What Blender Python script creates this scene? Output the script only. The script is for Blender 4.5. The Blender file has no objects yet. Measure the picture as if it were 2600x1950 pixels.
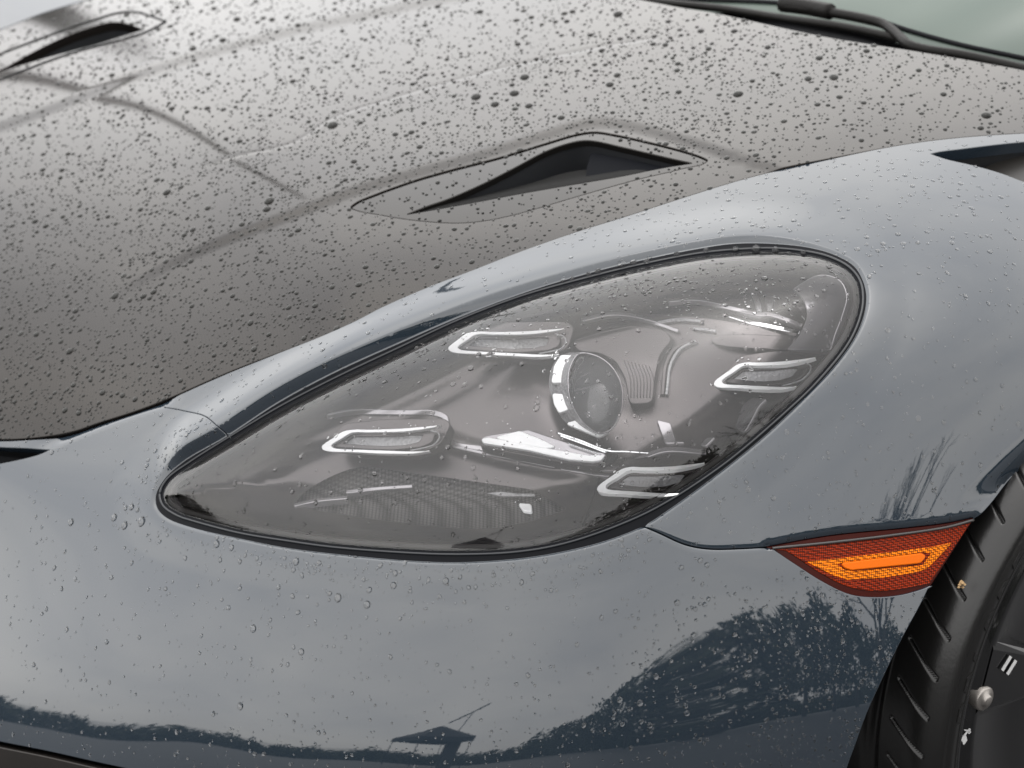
import bpy, math, random
import numpy as np
from mathutils import Vector, Matrix
from mathutils.geometry import delaunay_2d_cdt

random.seed(7); rng = np.random.default_rng(7)
scene = bpy.context.scene
COL = scene.collection

# ------------------------------------------------------------------ camera
FPX = 6139.0                       # focal length in photo pixels (85 mm lens, 2600 px wide)
PITCH = math.radians(23.0)
CAM = np.array([0.0, 0.0, 1.47])
cam_data = bpy.data.cameras.new('camera')
cam_data.lens = 85.0; cam_data.sensor_width = 36.0
cam_data.clip_start = 0.05; cam_data.clip_end = 2000
cam_data.dof.use_dof = True; cam_data.dof.focus_distance = 2.02; cam_data.dof.aperture_fstop = 9.0
cam = bpy.data.objects.new('camera', cam_data); COL.objects.link(cam)
cam.location = CAM; cam.rotation_euler = (math.pi/2 - PITCH, 0, 0)
scene.camera = cam

# ------------------------------------------------------------------ sky, sun, exposure
SUN_EL, SUN_AZ = math.radians(88), math.radians(70)     # azimuth measured from +Y towards +X
world = bpy.data.worlds.new('World'); scene.world = world; world.use_nodes = True
nt = world.node_tree; nt.nodes.clear()
wo = nt.nodes.new('ShaderNodeOutputWorld'); bg = nt.nodes.new('ShaderNodeBackground')
sky = nt.nodes.new('ShaderNodeTexSky'); sky.sky_type = 'NISHITA'; sky.sun_disc = False
sky.sun_elevation = SUN_EL; sky.sun_rotation = SUN_AZ; sky.air_density = 1.0; sky.dust_density = 4.0; sky.ozone_density = 1.0
hsv = nt.nodes.new('ShaderNodeHueSaturation'); hsv.inputs['Saturation'].default_value = 0.22
tc = nt.nodes.new('ShaderNodeTexCoord')
mp = nt.nodes.new('ShaderNodeMapping'); mp.inputs['Scale'].default_value = (1.0, 1.0, 2.6); mp.inputs['Location'].default_value = (3.1, 1.7, .4)
nz = nt.nodes.new('ShaderNodeTexNoise'); nz.inputs['Scale'].default_value = 2.1; nz.inputs['Detail'].default_value = 5; nz.inputs['Roughness'].default_value = 0.5
rp = nt.nodes.new('ShaderNodeValToRGB')
rp.color_ramp.elements[0].position = 0.32; rp.color_ramp.elements[0].color = (2.25, 2.26, 2.32, 1)
rp.color_ramp.elements[1].position = 0.68; rp.color_ramp.elements[1].color = (3.5, 3.40, 3.24, 1)
mix = nt.nodes.new('ShaderNodeMix'); mix.data_type = 'RGBA'; mix.inputs['Factor'].default_value = 0.78
nt.links.new(tc.outputs['Generated'], mp.inputs['Vector']); nt.links.new(mp.outputs[0], nz.inputs['Vector'])
nt.links.new(nz.outputs['Fac'], rp.inputs['Fac'])
nt.links.new(sky.outputs[0], hsv.inputs['Color'])
nt.links.new(hsv.outputs[0], mix.inputs[6]); nt.links.new(rp.outputs[0], mix.inputs[7])   # cloud deck over the clear sky
dotn = nt.nodes.new('ShaderNodeVectorMath'); dotn.operation = 'DOT_PRODUCT'; dotn.inputs[1].default_value = (-.66, .66, .0)
thick = nt.nodes.new('ShaderNodeMath'); thick.operation = 'MULTIPLY_ADD'; thick.inputs[1].default_value = .33; thick.inputs[2].default_value = 1.0
sc_ = nt.nodes.new('ShaderNodeVectorMath'); sc_.operation = 'SCALE'
nt.links.new(tc.outputs['Generated'], dotn.inputs[0]); nt.links.new(dotn.outputs['Value'], thick.inputs[0]); nt.links.new(mix.outputs[2], sc_.inputs[0]); nt.links.new(thick.outputs[0], sc_.inputs['Scale'])
nt.links.new(sc_.outputs[0], bg.inputs['Color'])   # thinner cloud behind the car, thicker over its left side
bg.inputs['Strength'].default_value = 0.15
nt.links.new(bg.outputs[0], wo.inputs['Surface'])
sun_data = bpy.data.lights.new('sun', 'SUN'); sun_data.energy = 0.5; sun_data.angle = math.radians(178); sun_data.color = (1, 0.97, 0.93)
sun = bpy.data.objects.new('sun', sun_data); COL.objects.link(sun)
sd = Vector((math.sin(SUN_AZ)*math.cos(SUN_EL), math.cos(SUN_AZ)*math.cos(SUN_EL), math.sin(SUN_EL)))
sun.rotation_euler = sd.to_track_quat('Z', 'Y').to_euler(); sun.location = sd*20
vs = scene.view_settings
scene.display_settings.display_device = 'sRGB'
vs.view_transform = 'Standard'; vs.look = 'None'; vs.gamma = 1; vs.exposure = 2.05
cy = scene.cycles
cy.max_bounces = 12; cy.transparent_max_bounces = 16; cy.transmission_bounces = 10; cy.glossy_bounces = 5; cy.diffuse_bounces = 3
cy.caustics_refractive = True; cy.caustics_reflective = True; cy.use_denoising = True; cy.use_adaptive_sampling = False

# ------------------------------------------------------------------ the body surface
# Smooth sheet of the car's nose, found once from wanted surface directions (forward, left, up).
fw = np.array([0, math.cos(PITCH), -math.sin(PITCH)]); up = np.array([0, math.sin(PITCH), math.cos(PITCH)]); rt = np.array([1., 0, 0])
YAW = math.radians(31)
F = np.array([-math.cos(YAW), -math.sin(YAW), 0]); L = np.array([math.sin(YAW), -math.cos(YAW), 0]); U = np.array([0, 0, 1.])
def ray(u, v):
    a = (np.asarray(u, float)-1300)/FPX; b = -(np.asarray(v, float)-975)/FPX
    return fw + a[..., None]*rt + b[..., None]*up
NRM = [(900,250,.10,0,1),(300,60,.12,-.06,1),(0,500,.2,0,1),(300,850,.30,.12,1),(0,1000,.36,.08,1),(900,600,.18,.08,1),(1500,200,.08,.02,1),(1650,450,.08,.06,1),
(2200,250,.05,.10,1),(1300,560,.12,.08,1),(600,400,.15,.02,1),
(1700,520,.1,.12,1),(2200,480,.02,.22,1),(2500,560,-.02,.35,1),(2300,700,.12,.6,.78),(2500,750,.05,.65,.75),(2350,1000,.25,.8,.5),(2540,1050,.12,.86,.42),
(2250,1250,.35,.83,.42),(2000,1250,.42,.78,.45),(2000,1600,.5,.82,.25),(1700,1450,.58,.72,.38),(1100,1600,.7,.55,.42),
(700,1500,.75,.42,.5),(300,1500,.78,.3,.52),(150,1250,.55,.25,.75),(1900,1900,.55,.82,.12),
(600,1200,.55,.33,.73),(1000,1000,.42,.36,.8),(1300,1200,.5,.48,.68),(1500,900,.35,.42,.8),(1900,750,.2,.42,.87),(1900,950,.35,.6,.7),(1500,1350,.58,.6,.52),(1000,760,.28,.22,1),(600,1000,.42,.22,1),
(1800,1130,.4,.65,.6),(1000,1300,.62,.42,.62)]
# (u, v, forward, left, elevation of what is mirrored there, weight): where the horizon shows in the bumper
HOR = [(-220,1745,.97,.2,3,4),(-200,1600,.95,.2,15,2),(0,1765,.95,.25,3,4),(150,1780,.92,.3,3,3),(300,1805,.9,.33,3,3),(500,1845,.85,.4,3,3),(700,1875,.8,.47,3,3),(950,1890,.73,.55,4,3),(1200,1880,.68,.62,5,3),(1350,1850,.63,.68,6,3),(1500,1790,.58,.74,8,2),
(0,1600,.93,.25,16,2),(300,1650,.88,.32,15,2),(700,1700,.78,.45,17,2),(1100,1700,.68,.56,17,2),(1400,1600,.62,.66,22,2),(0,1930,.96,.22,-12,2),(500,1960,.88,.4,-9,2),(1000,1970,.75,.58,-6,2),(1500,1950,.6,.76,-5,2),
(1750,1600,.5,.8,16,2),(1950,1540,.45,.82,19,2),(0,1450,.88,.25,30,1),(300,1450,.84,.33,31,1),(1900,1850,.52,.84,-2,1)]
for u_, v_, f_, l_, e_, w_ in HOR:
    r_ = ray(u_, v_); r_ = r_/np.linalg.norm(r_); lo_, hi_ = -.3, 1.2
    for _ in range(40):
        m_ = (lo_+hi_)/2; n_ = f_*F+l_*L+m_*U; n_ /= np.linalg.norm(n_); q_ = r_-2*(r_@n_)*n_
        if q_[2] < math.sin(math.radians(e_)): lo_ = m_
        else: hi_ = m_
    NRM.append((u_, v_, f_, l_, m_, w_))
UB = (-450, 3050); VB = (-400, 2350); NX, NY = 19, 15
SX = (NX-3)/(UB[1]-UB[0]); SY = (NY-3)/(VB[1]-VB[0])
def bas(t, n):
    t = np.clip(np.asarray(t, float), 0, n-3-1e-9); i = np.floor(t).astype(int); x = t-i
    w = np.stack([(1-x)**3/6, (3*x**3-6*x**2+4)/6, (-3*x**3+3*x**2+3*x+1)/6, x**3/6], -1)
    d = np.stack([-(1-x)**2/2, (9*x**2-12*x)/6, (-9*x**2+6*x+3)/6, x**2/2], -1)
    return i, w, d
def uvt(u, v): return (np.asarray(u, float)-UB[0])*SX, (np.asarray(v, float)-VB[0])*SY
def solve_body(lam):
    rows = []; rhs = []
    for q in NRM:
        u, v = q[0], q[1]; n = q[2]*F+q[3]*L+q[4]*U; n = n/np.linalg.norm(n)
        r = ray(u, v); nr = n@r; wu_ = -(n@rt/FPX)/nr; wv_ = (n@up/FPX)/nr
        tu, tv = uvt(u, v); i, wu, du = bas(tu, NX); j, wv, dv = bas(tv, NY); i = int(i); j = int(j)
        a = np.zeros((NX, NY)); b = np.zeros((NX, NY))
        a[i:i+4, j:j+4] = np.outer(du*SX, wv)*1000; b[i:i+4, j:j+4] = np.outer(wu, dv*SY)*1000
        c = max(abs(nr), 0.6)*(q[5] if len(q) > 5 else 1)
        rows += [a.ravel()*c, b.ravel()*c]; rhs += [wu_*1000*c, wv_*1000*c]
    a = np.zeros((NX, NY)); tu, tv = uvt(1300, 1000); i, wu, du = bas(tu, NX); j, wv, dv = bas(tv, NY)
    a[int(i):int(i)+4, int(j):int(j)+4] = np.outer(wu, wv); rows.append(a.ravel()*100); rhs.append(100*math.log(2.10))
    K = lam*1000
    for i in range(NX):
        for j in range(NY):
            if i+3 < NX:
                a = np.zeros((NX, NY)); a[i:i+4, j] = [-1, 3, -3, 1]; rows.append(a.ravel()*K); rhs.append(0)
            if j+3 < NY:
                a = np.zeros((NX, NY)); a[i, j:j+4] = [-1, 3, -3, 1]; rows.append(a.ravel()*K); rhs.append(0)
            if i+1 < NX and j+2 < NY:
                a = np.zeros((NX, NY)); a[i, j:j+3] = [1, -2, 1]; a[i+1, j:j+3] = [-1, 2, -1]; rows.append(a.ravel()*K*.7); rhs.append(0)
            if i+2 < NX and j+1 < NY:
                a = np.zeros((NX, NY)); a[i:i+3, j] = [1, -2, 1]; a[i:i+3, j+1] = [-1, 2, -1]; rows.append(a.ravel()*K*.7); rhs.append(0)
    return np.linalg.lstsq(np.array(rows), np.array(rhs), rcond=None)[0].reshape(NX, NY)
CC = solve_body(0.0006)
def rng_(u, v):
    tu, tv = uvt(u, v); i, wu, _ = bas(tu, NX); j, wv, _ = bas(tv, NY); s = 0
    for a in range(4):
        for b in range(4): s = s + CC[i+a, j+b]*wu[..., a]*wv[..., b]
    return np.exp(s)
def P0(u, v): return CAM + rng_(u, v)[..., None]*ray(u, v)
def nrm_of(S, u, v, e=1.5):
    u = np.asarray(u, float); v = np.asarray(v, float)
    a = S(u+e, v)-S(u-e, v); b = S(u, v+e)-S(u, v-e)
    n = np.cross(b, a); return n/np.maximum(np.linalg.norm(n, axis=-1, keepdims=True), 1e-12)
def N0(u, v): return nrm_of(P0, u, v, 2.0)
O = P0(1300, 1000); BASE = np.array([O[0], O[1], 0.0])

def sm(x): x = np.clip(x, 0, 1); return x*x*(3-2*x)
def zq(pts, x0, y0, s=2.4578): return [(x0+x/s, y0+y/s) for x, y in pts]
def curve(pts, step=6.0, closed=False):
    """Catmull-Rom through the points."""
    p = np.array(pts, float); n = len(p); out = []
    rngi = range(n) if closed else range(n-1)
    for i in rngi:
        p1, p2 = p[i], p[(i+1) % n]
        p0 = p[(i-1) % n] if (closed or i > 0) else 2*p1-p2
        p3 = p[(i+2) % n] if (closed or i+2 < n) else 2*p2-p1
        k = max(1, int(np.linalg.norm(p2-p1)/step))
        d01 = max(np.linalg.norm(p1-p0), 1e-6)**.5; d12 = max(np.linalg.norm(p2-p1), 1e-6)**.5; d23 = max(np.linalg.norm(p3-p2), 1e-6)**.5
        m1 = (p1-p0)/d01-(p2-p0)/(d01+d12)+(p2-p1)/d12; m2 = (p2-p1)/d12-(p3-p1)/(d12+d23)+(p3-p2)/d23
        m1 *= d12; m2 *= d12
        for t in np.arange(k)/k:
            out.append((2*t**3-3*t**2+1)*p1+(t**3-2*t**2+t)*m1+(-2*t**3+3*t**2)*p2+(t**3-t**2)*m2)
    if not closed: out.append(p[-1])
    return np.array(out)
def line(pts, step=6.0, closed=False):
    p = [np.array(q, float) for q in pts]; out = []
    if closed: p = p+[p[0]]
    for a, b in zip(p[:-1], p[1:]):
        k = max(1, int(np.linalg.norm(b-a)/step))
        for t in range(k): out.append(a+(b-a)*t/k)
    if not closed: out.append(p[-1])
    return np.array(out)
def join(*segs):
    o = []
    for s in segs:
        for q in s:
            if not o or np.hypot(*(np.array(q)-o[-1])) > 1.0: o.append(np.array(q, float))
    if np.hypot(*(o[0]-o[-1])) < 1.0: o.pop()
    return np.array(o)
def rounded(pts, r=8, step=3.0):
    """closed polygon with its corners rounded"""
    p = np.array(pts, float); n = len(p); out = []
    for i in range(n):
        a, b, c = p[i-1], p[i], p[(i+1) % n]
        la = np.linalg.norm(a-b); lc = np.linalg.norm(c-b); k = min(r, la*.45, lc*.45)
        q0 = b+(a-b)/la*k; q1 = b+(c-b)/lc*k
        for t in np.linspace(0, 1, 5): out.append((1-t)**2*q0+2*t*(1-t)*b+t*t*q1)
    return line(out, step, True)
def inside(u, v, poly):
    x = np.asarray(u); y = np.asarray(v); r = np.zeros(x.shape, bool)
    X1 = poly[:, 0]; Y1 = poly[:, 1]; X2 = np.roll(X1, -1); Y2 = np.roll(Y1, -1)
    for a, b, c, d in zip(X1, Y1, X2, Y2):
        if b == d: continue
        m = ((b > y) != (d > y)); m &= x < (c-a)*(y-b)/(d-b)+a; r ^= m
    return r
def dist(u, v, pl, closed=False):
    x = np.asarray(u, float); y = np.asarray(v, float); best = np.full(x.shape, 1e9)
    if len(pl) > 60:                                   # thin out dense lines
        pl = pl[::2] if closed else np.vstack([pl[::2], pl[-1:]])
    A = pl; B = np.roll(pl, -1, 0)
    if not closed: A = A[:-1]; B = B[:-1]
    for (ax, ay), (bx, by) in zip(A, B):
        dx, dy = bx-ax, by-ay; l2 = dx*dx+dy*dy+1e-9
        t = np.clip(((x-ax)*dx+(y-ay)*dy)/l2, 0, 1)
        best = np.minimum(best, (x-ax-t*dx)**2+(y-ay-t*dy)**2)
    return np.sqrt(best)
def offset_loop(loop, d):
    """shift a closed loop outwards (d>0) or inwards by d pixels"""
    p = np.array(loop, float); t = np.roll(p, -1, 0)-np.roll(p, 1, 0); t /= np.maximum(np.linalg.norm(t, axis=1, keepdims=True), 1e-9)
    area = 0.5*np.sum(p[:, 0]*np.roll(p[:, 1], -1)-np.roll(p[:, 0], -1)*p[:, 1]); s = 1 if area > 0 else -1
    return p+s*d*np.stack([t[:, 1], -t[:, 0]], 1)

# ------------------------------------------------------------------ object helpers
def new_mesh(name, V, Fc, mat, parent=None, normals=None, smooth=True, shift=True, mat2=None, mat2_faces=None):
    V = np.asarray(V, float)
    if shift: V = V-BASE
    me = bpy.data.meshes.new(name); me.from_pydata(V.tolist(), [], [list(f) for f in Fc]); me.update()
    if smooth: me.polygons.foreach_set('use_smooth', [True]*len(me.polygons))
    if normals is not None:
        me.normals_split_custom_set_from_vertices(np.asarray(normals, float).tolist())
    me.materials.append(mat)
    ob = bpy.data.objects.new(name, me); COL.objects.link(ob)
    if parent is not None: ob.parent = parent
    return ob
def region(name, outer, holes, S, mat, parent, spacing=14, fine=(), flange=0.012, lip=0.0011, flip=False, flange_holes=True, nrm=None, rings=()):
    loops = [np.array(outer, float)]+[np.array(h, float) for h in holes]
    umin, vmin = loops[0].min(0); umax, vmax = loops[0].max(0)
    def lattice(sp):
        g = []
        rows = np.arange(vmin, vmax, sp*.866)
        for k, y in enumerate(rows):
            xs = np.arange(umin+(k % 2)*sp*.5, umax, sp); g.append(np.stack([xs, np.full(len(xs), y)], 1))
        return np.vstack(g) if g else np.zeros((0, 2))
    def inreg(p):
        m = inside(p[:, 0], p[:, 1], loops[0])
        for h in loops[1:]: m &= ~inside(p[:, 0], p[:, 1], h)
        return m
    pts = lattice(spacing); pts = pts[inreg(pts)]
    for pl, dd, sp in fine:
        d = dist(pts[:, 0], pts[:, 1], pl); pts = pts[d > dd]
        lo = pl.min(0)-dd; hi = pl.max(0)+dd
        q = lattice(sp); q = q[(q[:, 0] > lo[0]) & (q[:, 0] < hi[0]) & (q[:, 1] > lo[1]) & (q[:, 1] < hi[1])]
        q = q[dist(q[:, 0], q[:, 1], pl) <= dd]; q = q[inreg(q)]
        # avoid duplicates of previous fine sets
        pts = np.vstack([pts, q])
    for rl, offs, keep in rings:
        if len(pts): pts = pts[dist(pts[:, 0], pts[:, 1], rl, True) > keep]
        for o_ in offs:
            q = offset_loop(rl, o_)
            step = max(1, int(round(max(4, abs(o_)*.3)/5))); q = q[::step]
            q = q[inreg(q)]; q = q[dist(q[:, 0], q[:, 1], rl, True) > abs(o_)*.9]; pts = np.vstack([pts, q])
    if len(pts):
        key = np.round(pts/2.0).astype(int); _, idx = np.unique(key, axis=0, return_index=True); pts = pts[idx]
        for lp in loops:
            pts = pts[dist(pts[:, 0], pts[:, 1], lp, True) > 1.6]
    allp = []; edges = []
    for lp in loops:
        b = len(allp); n = len(lp); allp += [tuple(q) for q in lp]; edges += [(b+i, b+(i+1) % n) for i in range(n)]
    nl = len(allp); allp += [tuple(q) for q in pts]
    vo, eo, fo, ov, oe, of = delaunay_2d_cdt([Vector(q) for q in allp], edges, [], 0, 1e-4)
    uv = np.array([(q.x, q.y) for q in vo]); tri = np.array([f for f in fo if len(f) == 3])
    c = uv[tri].mean(1); tri = tri[inreg(c)]
    V = S(uv[:, 0], uv[:, 1]); NN = nrm(uv[:, 0], uv[:, 1]) if nrm else nrm_of(S, uv[:, 0], uv[:, 1])
    fn = np.cross(V[tri[:, 1]]-V[tri[:, 0]], V[tri[:, 2]]-V[tri[:, 0]])
    bad = np.einsum('ij,ij->i', fn, NN[tri[:, 0]]) < 0
    tri[bad] = tri[bad][:, ::-1]
    V = list(V); NL = list(NN); faces = tri.tolist()
    if flange:
        # map loop vertices
        inv = {}
        for i, o in enumerate(ov):
            for k in o: inv[k] = i
        b = 0
        for li, lp in enumerate(loops):
            n = len(lp); ids = [inv.get(b+i) for i in range(n)]; b += n
            if li > 0 and not flange_holes: continue
            if any(i is None for i in ids): continue
            o2 = offset_loop(lp, 2.0 if li == 0 else -2.0); od = o2-lp
            A = S(lp[:, 0], lp[:, 1]); nn = np.array([NL[i] for i in ids])
            o3 = S(lp[:, 0]+od[:, 0], lp[:, 1]+od[:, 1])-A; o3 -= nn*np.einsum('ij,ij->i', o3, nn)[:, None]
            o3 /= np.maximum(np.linalg.norm(o3, axis=1, keepdims=True), 1e-12)
            prev = ids
            for (x, y, k) in [(.45*lip, -.12*lip, .4), (.85*lip, -.5*lip, .75), (lip, -lip, 1), (lip, -max(flange, lip*1.5), 1)]:
                base = len(V); R = A+o3*x+nn*y; Q = nn*(1-k)+o3*k; Q /= np.linalg.norm(Q, axis=1, keepdims=True)
                V += list(R); NL += list(Q); cur = list(range(base, base+n))
                for i in range(n):
                    j = (i+1) % n; q = [prev[i], prev[j], cur[j], cur[i]]
                    fnn = np.cross(V[q[1]]-V[q[0]], V[q[3]]-V[q[0]])
                    if fnn@(Q[i]+nn[i]*.2) < 0: q = q[::-1]
                    faces.append(q)
                prev = cur
    return new_mesh(name, V, faces, mat, parent, normals=NL)
def tube(name, P3, r, mat, parent, seg=8, shift=True):
    P3 = np.array(P3); n = len(P3); T = np.gradient(P3, axis=0); T /= np.linalg.norm(T, axis=1, keepdims=True)
    rr = np.full(n, r) if np.isscalar(r) else np.array(r)
    ref = np.array([0.1, 0.2, 1.0]); V = []; Fc = []
    for i in range(n):
        a = np.cross(T[i], ref); a /= np.linalg.norm(a); b = np.cross(T[i], a)
        for k in range(seg):
            t = 2*math.pi*k/seg; V.append(P3[i]+rr[i]*(math.cos(t)*a+math.sin(t)*b))
    for i in range(n-1):
        for k in range(seg):
            Fc.append((i*seg+k, i*seg+(k+1) % seg, (i+1)*seg+(k+1) % seg, (i+1)*seg+k))
    Fc.append(tuple(range(seg))[::-1]); Fc.append(tuple((n-1)*seg+k for k in range(seg)))
    return new_mesh(name, V, Fc, mat, parent, shift=shift)
def box_lathe(name, prof, ax0, A, H, Z, mat, parent, angs, closed=True):
    """revolve (axial, radial) profile round axis A through ax0"""
    V = []; Fc = []; m = len(prof)
    for t in angs:
        d = math.cos(t)*H+math.sin(t)*Z
        for a, r in prof: V.append(ax0+A*a+d*r)
    k = len(angs)
    for i in range(k if closed else k-1):
        j = (i+1) % k
        for q in range(m-1): Fc.append((i*m+q, j*m+q, j*m+q+1, i*m+q+1))
    return new_mesh(name, V, Fc, mat, parent)

# ------------------------------------------------------------------ materials
def mat(name, base, rough=.4, ior=1.5, metal=0, coat=0, coat_rough=.03, coat_ior=1.5, trans=0, spec=.5):
    m = bpy.data.materials.new(name); m.use_nodes = True; b = m.node_tree.nodes['Principled BSDF']
    b.inputs['Base Color'].default_value = (*base, 1); b.inputs['Roughness'].default_value = rough; b.inputs['IOR'].default_value = ior
    b.inputs['Metallic'].default_value = metal; b.inputs['Coat Weight'].default_value = coat; b.inputs['Coat Roughness'].default_value = coat_rough
    b.inputs['Coat IOR'].default_value = coat_ior; b.inputs['Transmission Weight'].default_value = trans; b.inputs['Specular IOR Level'].default_value = spec
    return m
def nodes(m): return m.node_tree, m.node_tree.nodes['Principled BSDF']
def add_noise_color(m, c1, c2, scale, detail=4, stretch=(1, 1, 1), lo=.35, hi=.65):
    t, b = nodes(m); tcn = t.nodes.new('ShaderNodeTexCoord'); mpn = t.nodes.new('ShaderNodeMapping'); mpn.inputs['Scale'].default_value = stretch
    n = t.nodes.new('ShaderNodeTexNoise'); n.inputs['Scale'].default_value = scale; n.inputs['Detail'].default_value = detail
    r = t.nodes.new('ShaderNodeValToRGB'); r.color_ramp.elements[0].color = (*c1, 1); r.color_ramp.elements[1].color = (*c2, 1)
    r.color_ramp.elements[0].position = lo; r.color_ramp.elements[1].position = hi
    t.links.new(tcn.outputs['Object'], mpn.inputs[0]); t.links.new(mpn.outputs[0], n.inputs['Vector']); t.links.new(n.outputs['Fac'], r.inputs['Fac']); t.links.new(r.outputs[0], b.inputs['Base Color'])
def add_bump(m, scale, strength, dist_=.001, kind='NOISE', stretch=(1, 1, 1), into='Normal'):
    t, b = nodes(m); tcn = t.nodes.new('ShaderNodeTexCoord'); mpn = t.nodes.new('ShaderNodeMapping'); mpn.inputs['Scale'].default_value = stretch
    if kind == 'NOISE': n = t.nodes.new('ShaderNodeTexNoise'); n.inputs['Detail'].default_value = 3; out = n.outputs['Fac']
    else: n = t.nodes.new('ShaderNodeTexVoronoi'); out = n.outputs['Distance']
    n.inputs['Scale'].default_value = scale
    bp = t.nodes.new('ShaderNodeBump'); bp.inputs['Strength'].default_value = strength; bp.inputs['Distance'].default_value = dist_
    t.links.new(tcn.outputs['Object'], mpn.inputs[0]); t.links.new(mpn.outputs[0], n.inputs['Vector']); t.links.new(out, bp.inputs['Height']); t.links.new(bp.outputs[0], b.inputs[into])
M_paint = mat('grey_paint', (.016, .021, .026), rough=.5, ior=1.35, coat=1, coat_rough=.02, coat_ior=1.8, spec=0)
add_noise_color(M_paint, (.0160, .0235, .0325), (.0185, .026, .035), 9)
add_bump(M_paint, 260, .010, .0004, into='Coat Normal')
M_carbon = mat('carbon_hood', (.010, .009, .0085), rough=.07, ior=1.40)
def weave(m, c1, c2, s):
    t, b = nodes(m); tcn = t.nodes.new('ShaderNodeTexCoord'); mp2 = t.nodes.new('ShaderNodeMapping'); mp2.inputs['Rotation'].default_value = (0, 0, .35)
    w = t.nodes.new('ShaderNodeTexChecker'); w.inputs['Scale'].default_value = s
    w.inputs['Color1'].default_value = (*c1, 1); w.inputs['Color2'].default_value = (*c2, 1)
    t.links.new(tcn.outputs['Object'], mp2.inputs[0]); t.links.new(mp2.outputs[0], w.inputs['Vector']); t.links.new(w.outputs[0], b.inputs['Base Color'])
M_carbon.node_tree.nodes['Principled BSDF'].inputs['Specular Tint'].default_value = (1.0, .95, .905, 1)
weave(M_carbon, (.013, .011, .010), (.006, .0055, .005), 900)
M_insert = mat('carbon_insert', (.008, .0075, .007), rough=.10, ior=1.33); M_insert.node_tree.nodes['Principled BSDF'].inputs['Specular Tint'].default_value = (1, .95, .91, 1)
M_black = mat('black_plastic', (.012, .013, .015), rough=.45)
M_void = mat('dark_liner', (.006, .0065, .008), rough=.8, spec=.2)
M_gloss = mat('black_trim', (.008, .010, .013), rough=.12, ior=1.5)
M_duct_v = mat('vent_carbon', (.012, .011, .010), rough=.35, spec=.25)
M_duct = mat('duct_plastic', (.006, .006, .006), rough=.7, spec=.05)
M_duct2 = mat('duct_plastic_rough', (.004, .0045, .006), rough=.8, spec=.04)
M_seal = mat('seal_rubber', (.004, .0045, .006), rough=.5, spec=.08)
M_border = mat('lamp_border', (.035, .032, .031), rough=.35)
M_rubber = mat('tyre_rubber', (.007, .0068, .0066), rough=.30, spec=.5); add_bump(M_rubber, 220, .25, .0006)
M_housing = mat('lamp_housing', (.078, .071, .071), rough=.27, metal=.75)
M_housing_light = mat('lamp_housing_satin', (.30, .29, .30), rough=.25, metal=.7)
M_chrome = mat('chrome', (.85, .86, .87), rough=.08, metal=1)
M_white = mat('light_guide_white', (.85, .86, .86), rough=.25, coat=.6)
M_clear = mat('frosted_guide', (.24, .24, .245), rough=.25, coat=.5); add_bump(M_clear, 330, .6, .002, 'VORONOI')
M_projglass = mat('projector_glass', (.95, .96, .97), rough=.0, ior=1.45, trans=1)
M_rim = mat('rim_black', (.004, .004, .0045), rough=.2, coat=.5)
M_steel = mat('bolt_steel', (.30, .28, .26), rough=.35, metal=.8)
M_mark = mat('white_print', (.55, .55, .55), rough=.5)
M_wiper = mat('wiper_black', (.008, .0075, .007), rough=.45, spec=.12); add_bump(M_wiper, 300, .5, .001)
M_screen = mat('windscreen_glass', (.085, .108, .095), rough=.4, spec=0, coat=1, coat_rough=.02, coat_ior=1.38)
M_water = mat('water', (1, 1, 1), rough=0, ior=1.333, trans=1)
M_water_dark = mat('water_on_carbon', (.016, .0162, .0148), rough=.0, ior=1.333)
def lens_material():
    m = bpy.data.materials.new('lamp_lens_glass'); m.use_nodes = True; t = m.node_tree; t.nodes.clear()
    o = t.nodes.new('ShaderNodeOutputMaterial'); tr = t.nodes.new('ShaderNodeBsdfTransparent'); tr.inputs[0].default_value = (.93, .93, .94, 1)
    gl = t.nodes.new('ShaderNodeBsdfGlossy'); gl.inputs['Roughness'].default_value = .015; fr = t.nodes.new('ShaderNodeFresnel'); fr.inputs[0].default_value = 1.62
    mx = t.nodes.new('ShaderNodeMixShader'); t.links.new(fr.outputs[0], mx.inputs[0]); t.links.new(tr.outputs[0], mx.inputs[1]); t.links.new(gl.outputs[0], mx.inputs[2]); t.links.new(mx.outputs[0], o.inputs[0])
    return m
M_lens = lens_material()
def amber(name, base, scale, bump, rnd=.2):
    m = mat(name, base, rough=.35, spec=.12); t, b = nodes(m)
    tcn = t.nodes.new('ShaderNodeTexCoord'); vo = t.nodes.new('ShaderNodeTexVoronoi'); vo.inputs['Scale'].default_value = scale; vo.inputs['Randomness'].default_value = rnd; vo.distance = 'EUCLIDEAN'
    r = t.nodes.new('ShaderNodeValToRGB'); r.color_ramp.elements[0].color = (*[min(1, c*1.7) for c in base], 1); r.color_ramp.elements[1].color = (*[c*.22 for c in base], 1); r.color_ramp.elements[0].position = .25; r.color_ramp.elements[1].position = .62
    bp = t.nodes.new('ShaderNodeBump'); bp.inputs['Strength'].default_value = .6; bp.inputs['Distance'].default_value = .001
    t.links.new(tcn.outputs['Object'], vo.inputs['Vector']); t.links.new(vo.outputs['Distance'], r.inputs['Fac']); t.links.new(r.outputs[0], b.inputs['Base Color']); t.links.new(vo.outputs['Distance'], bp.inputs['Height']); t.links.new(bp.outputs[0], b.inputs['Normal'])
    return m
M_hex = amber('hex_texture', (.06, .058, .057), 300, 1., 0.0)
M_red = amber('amber_dark', (.17, .014, .001), 560, 1.)
M_amb = amber('amber_bright', (.60, .14, .002), 560, 1.)
M_bar = mat('amber_bar', (.60, .115, .003), rough=.3, spec=.12)
M_redlip = mat('amber_lip', (.035, .003, .001), rough=.25, spec=.12)

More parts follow.
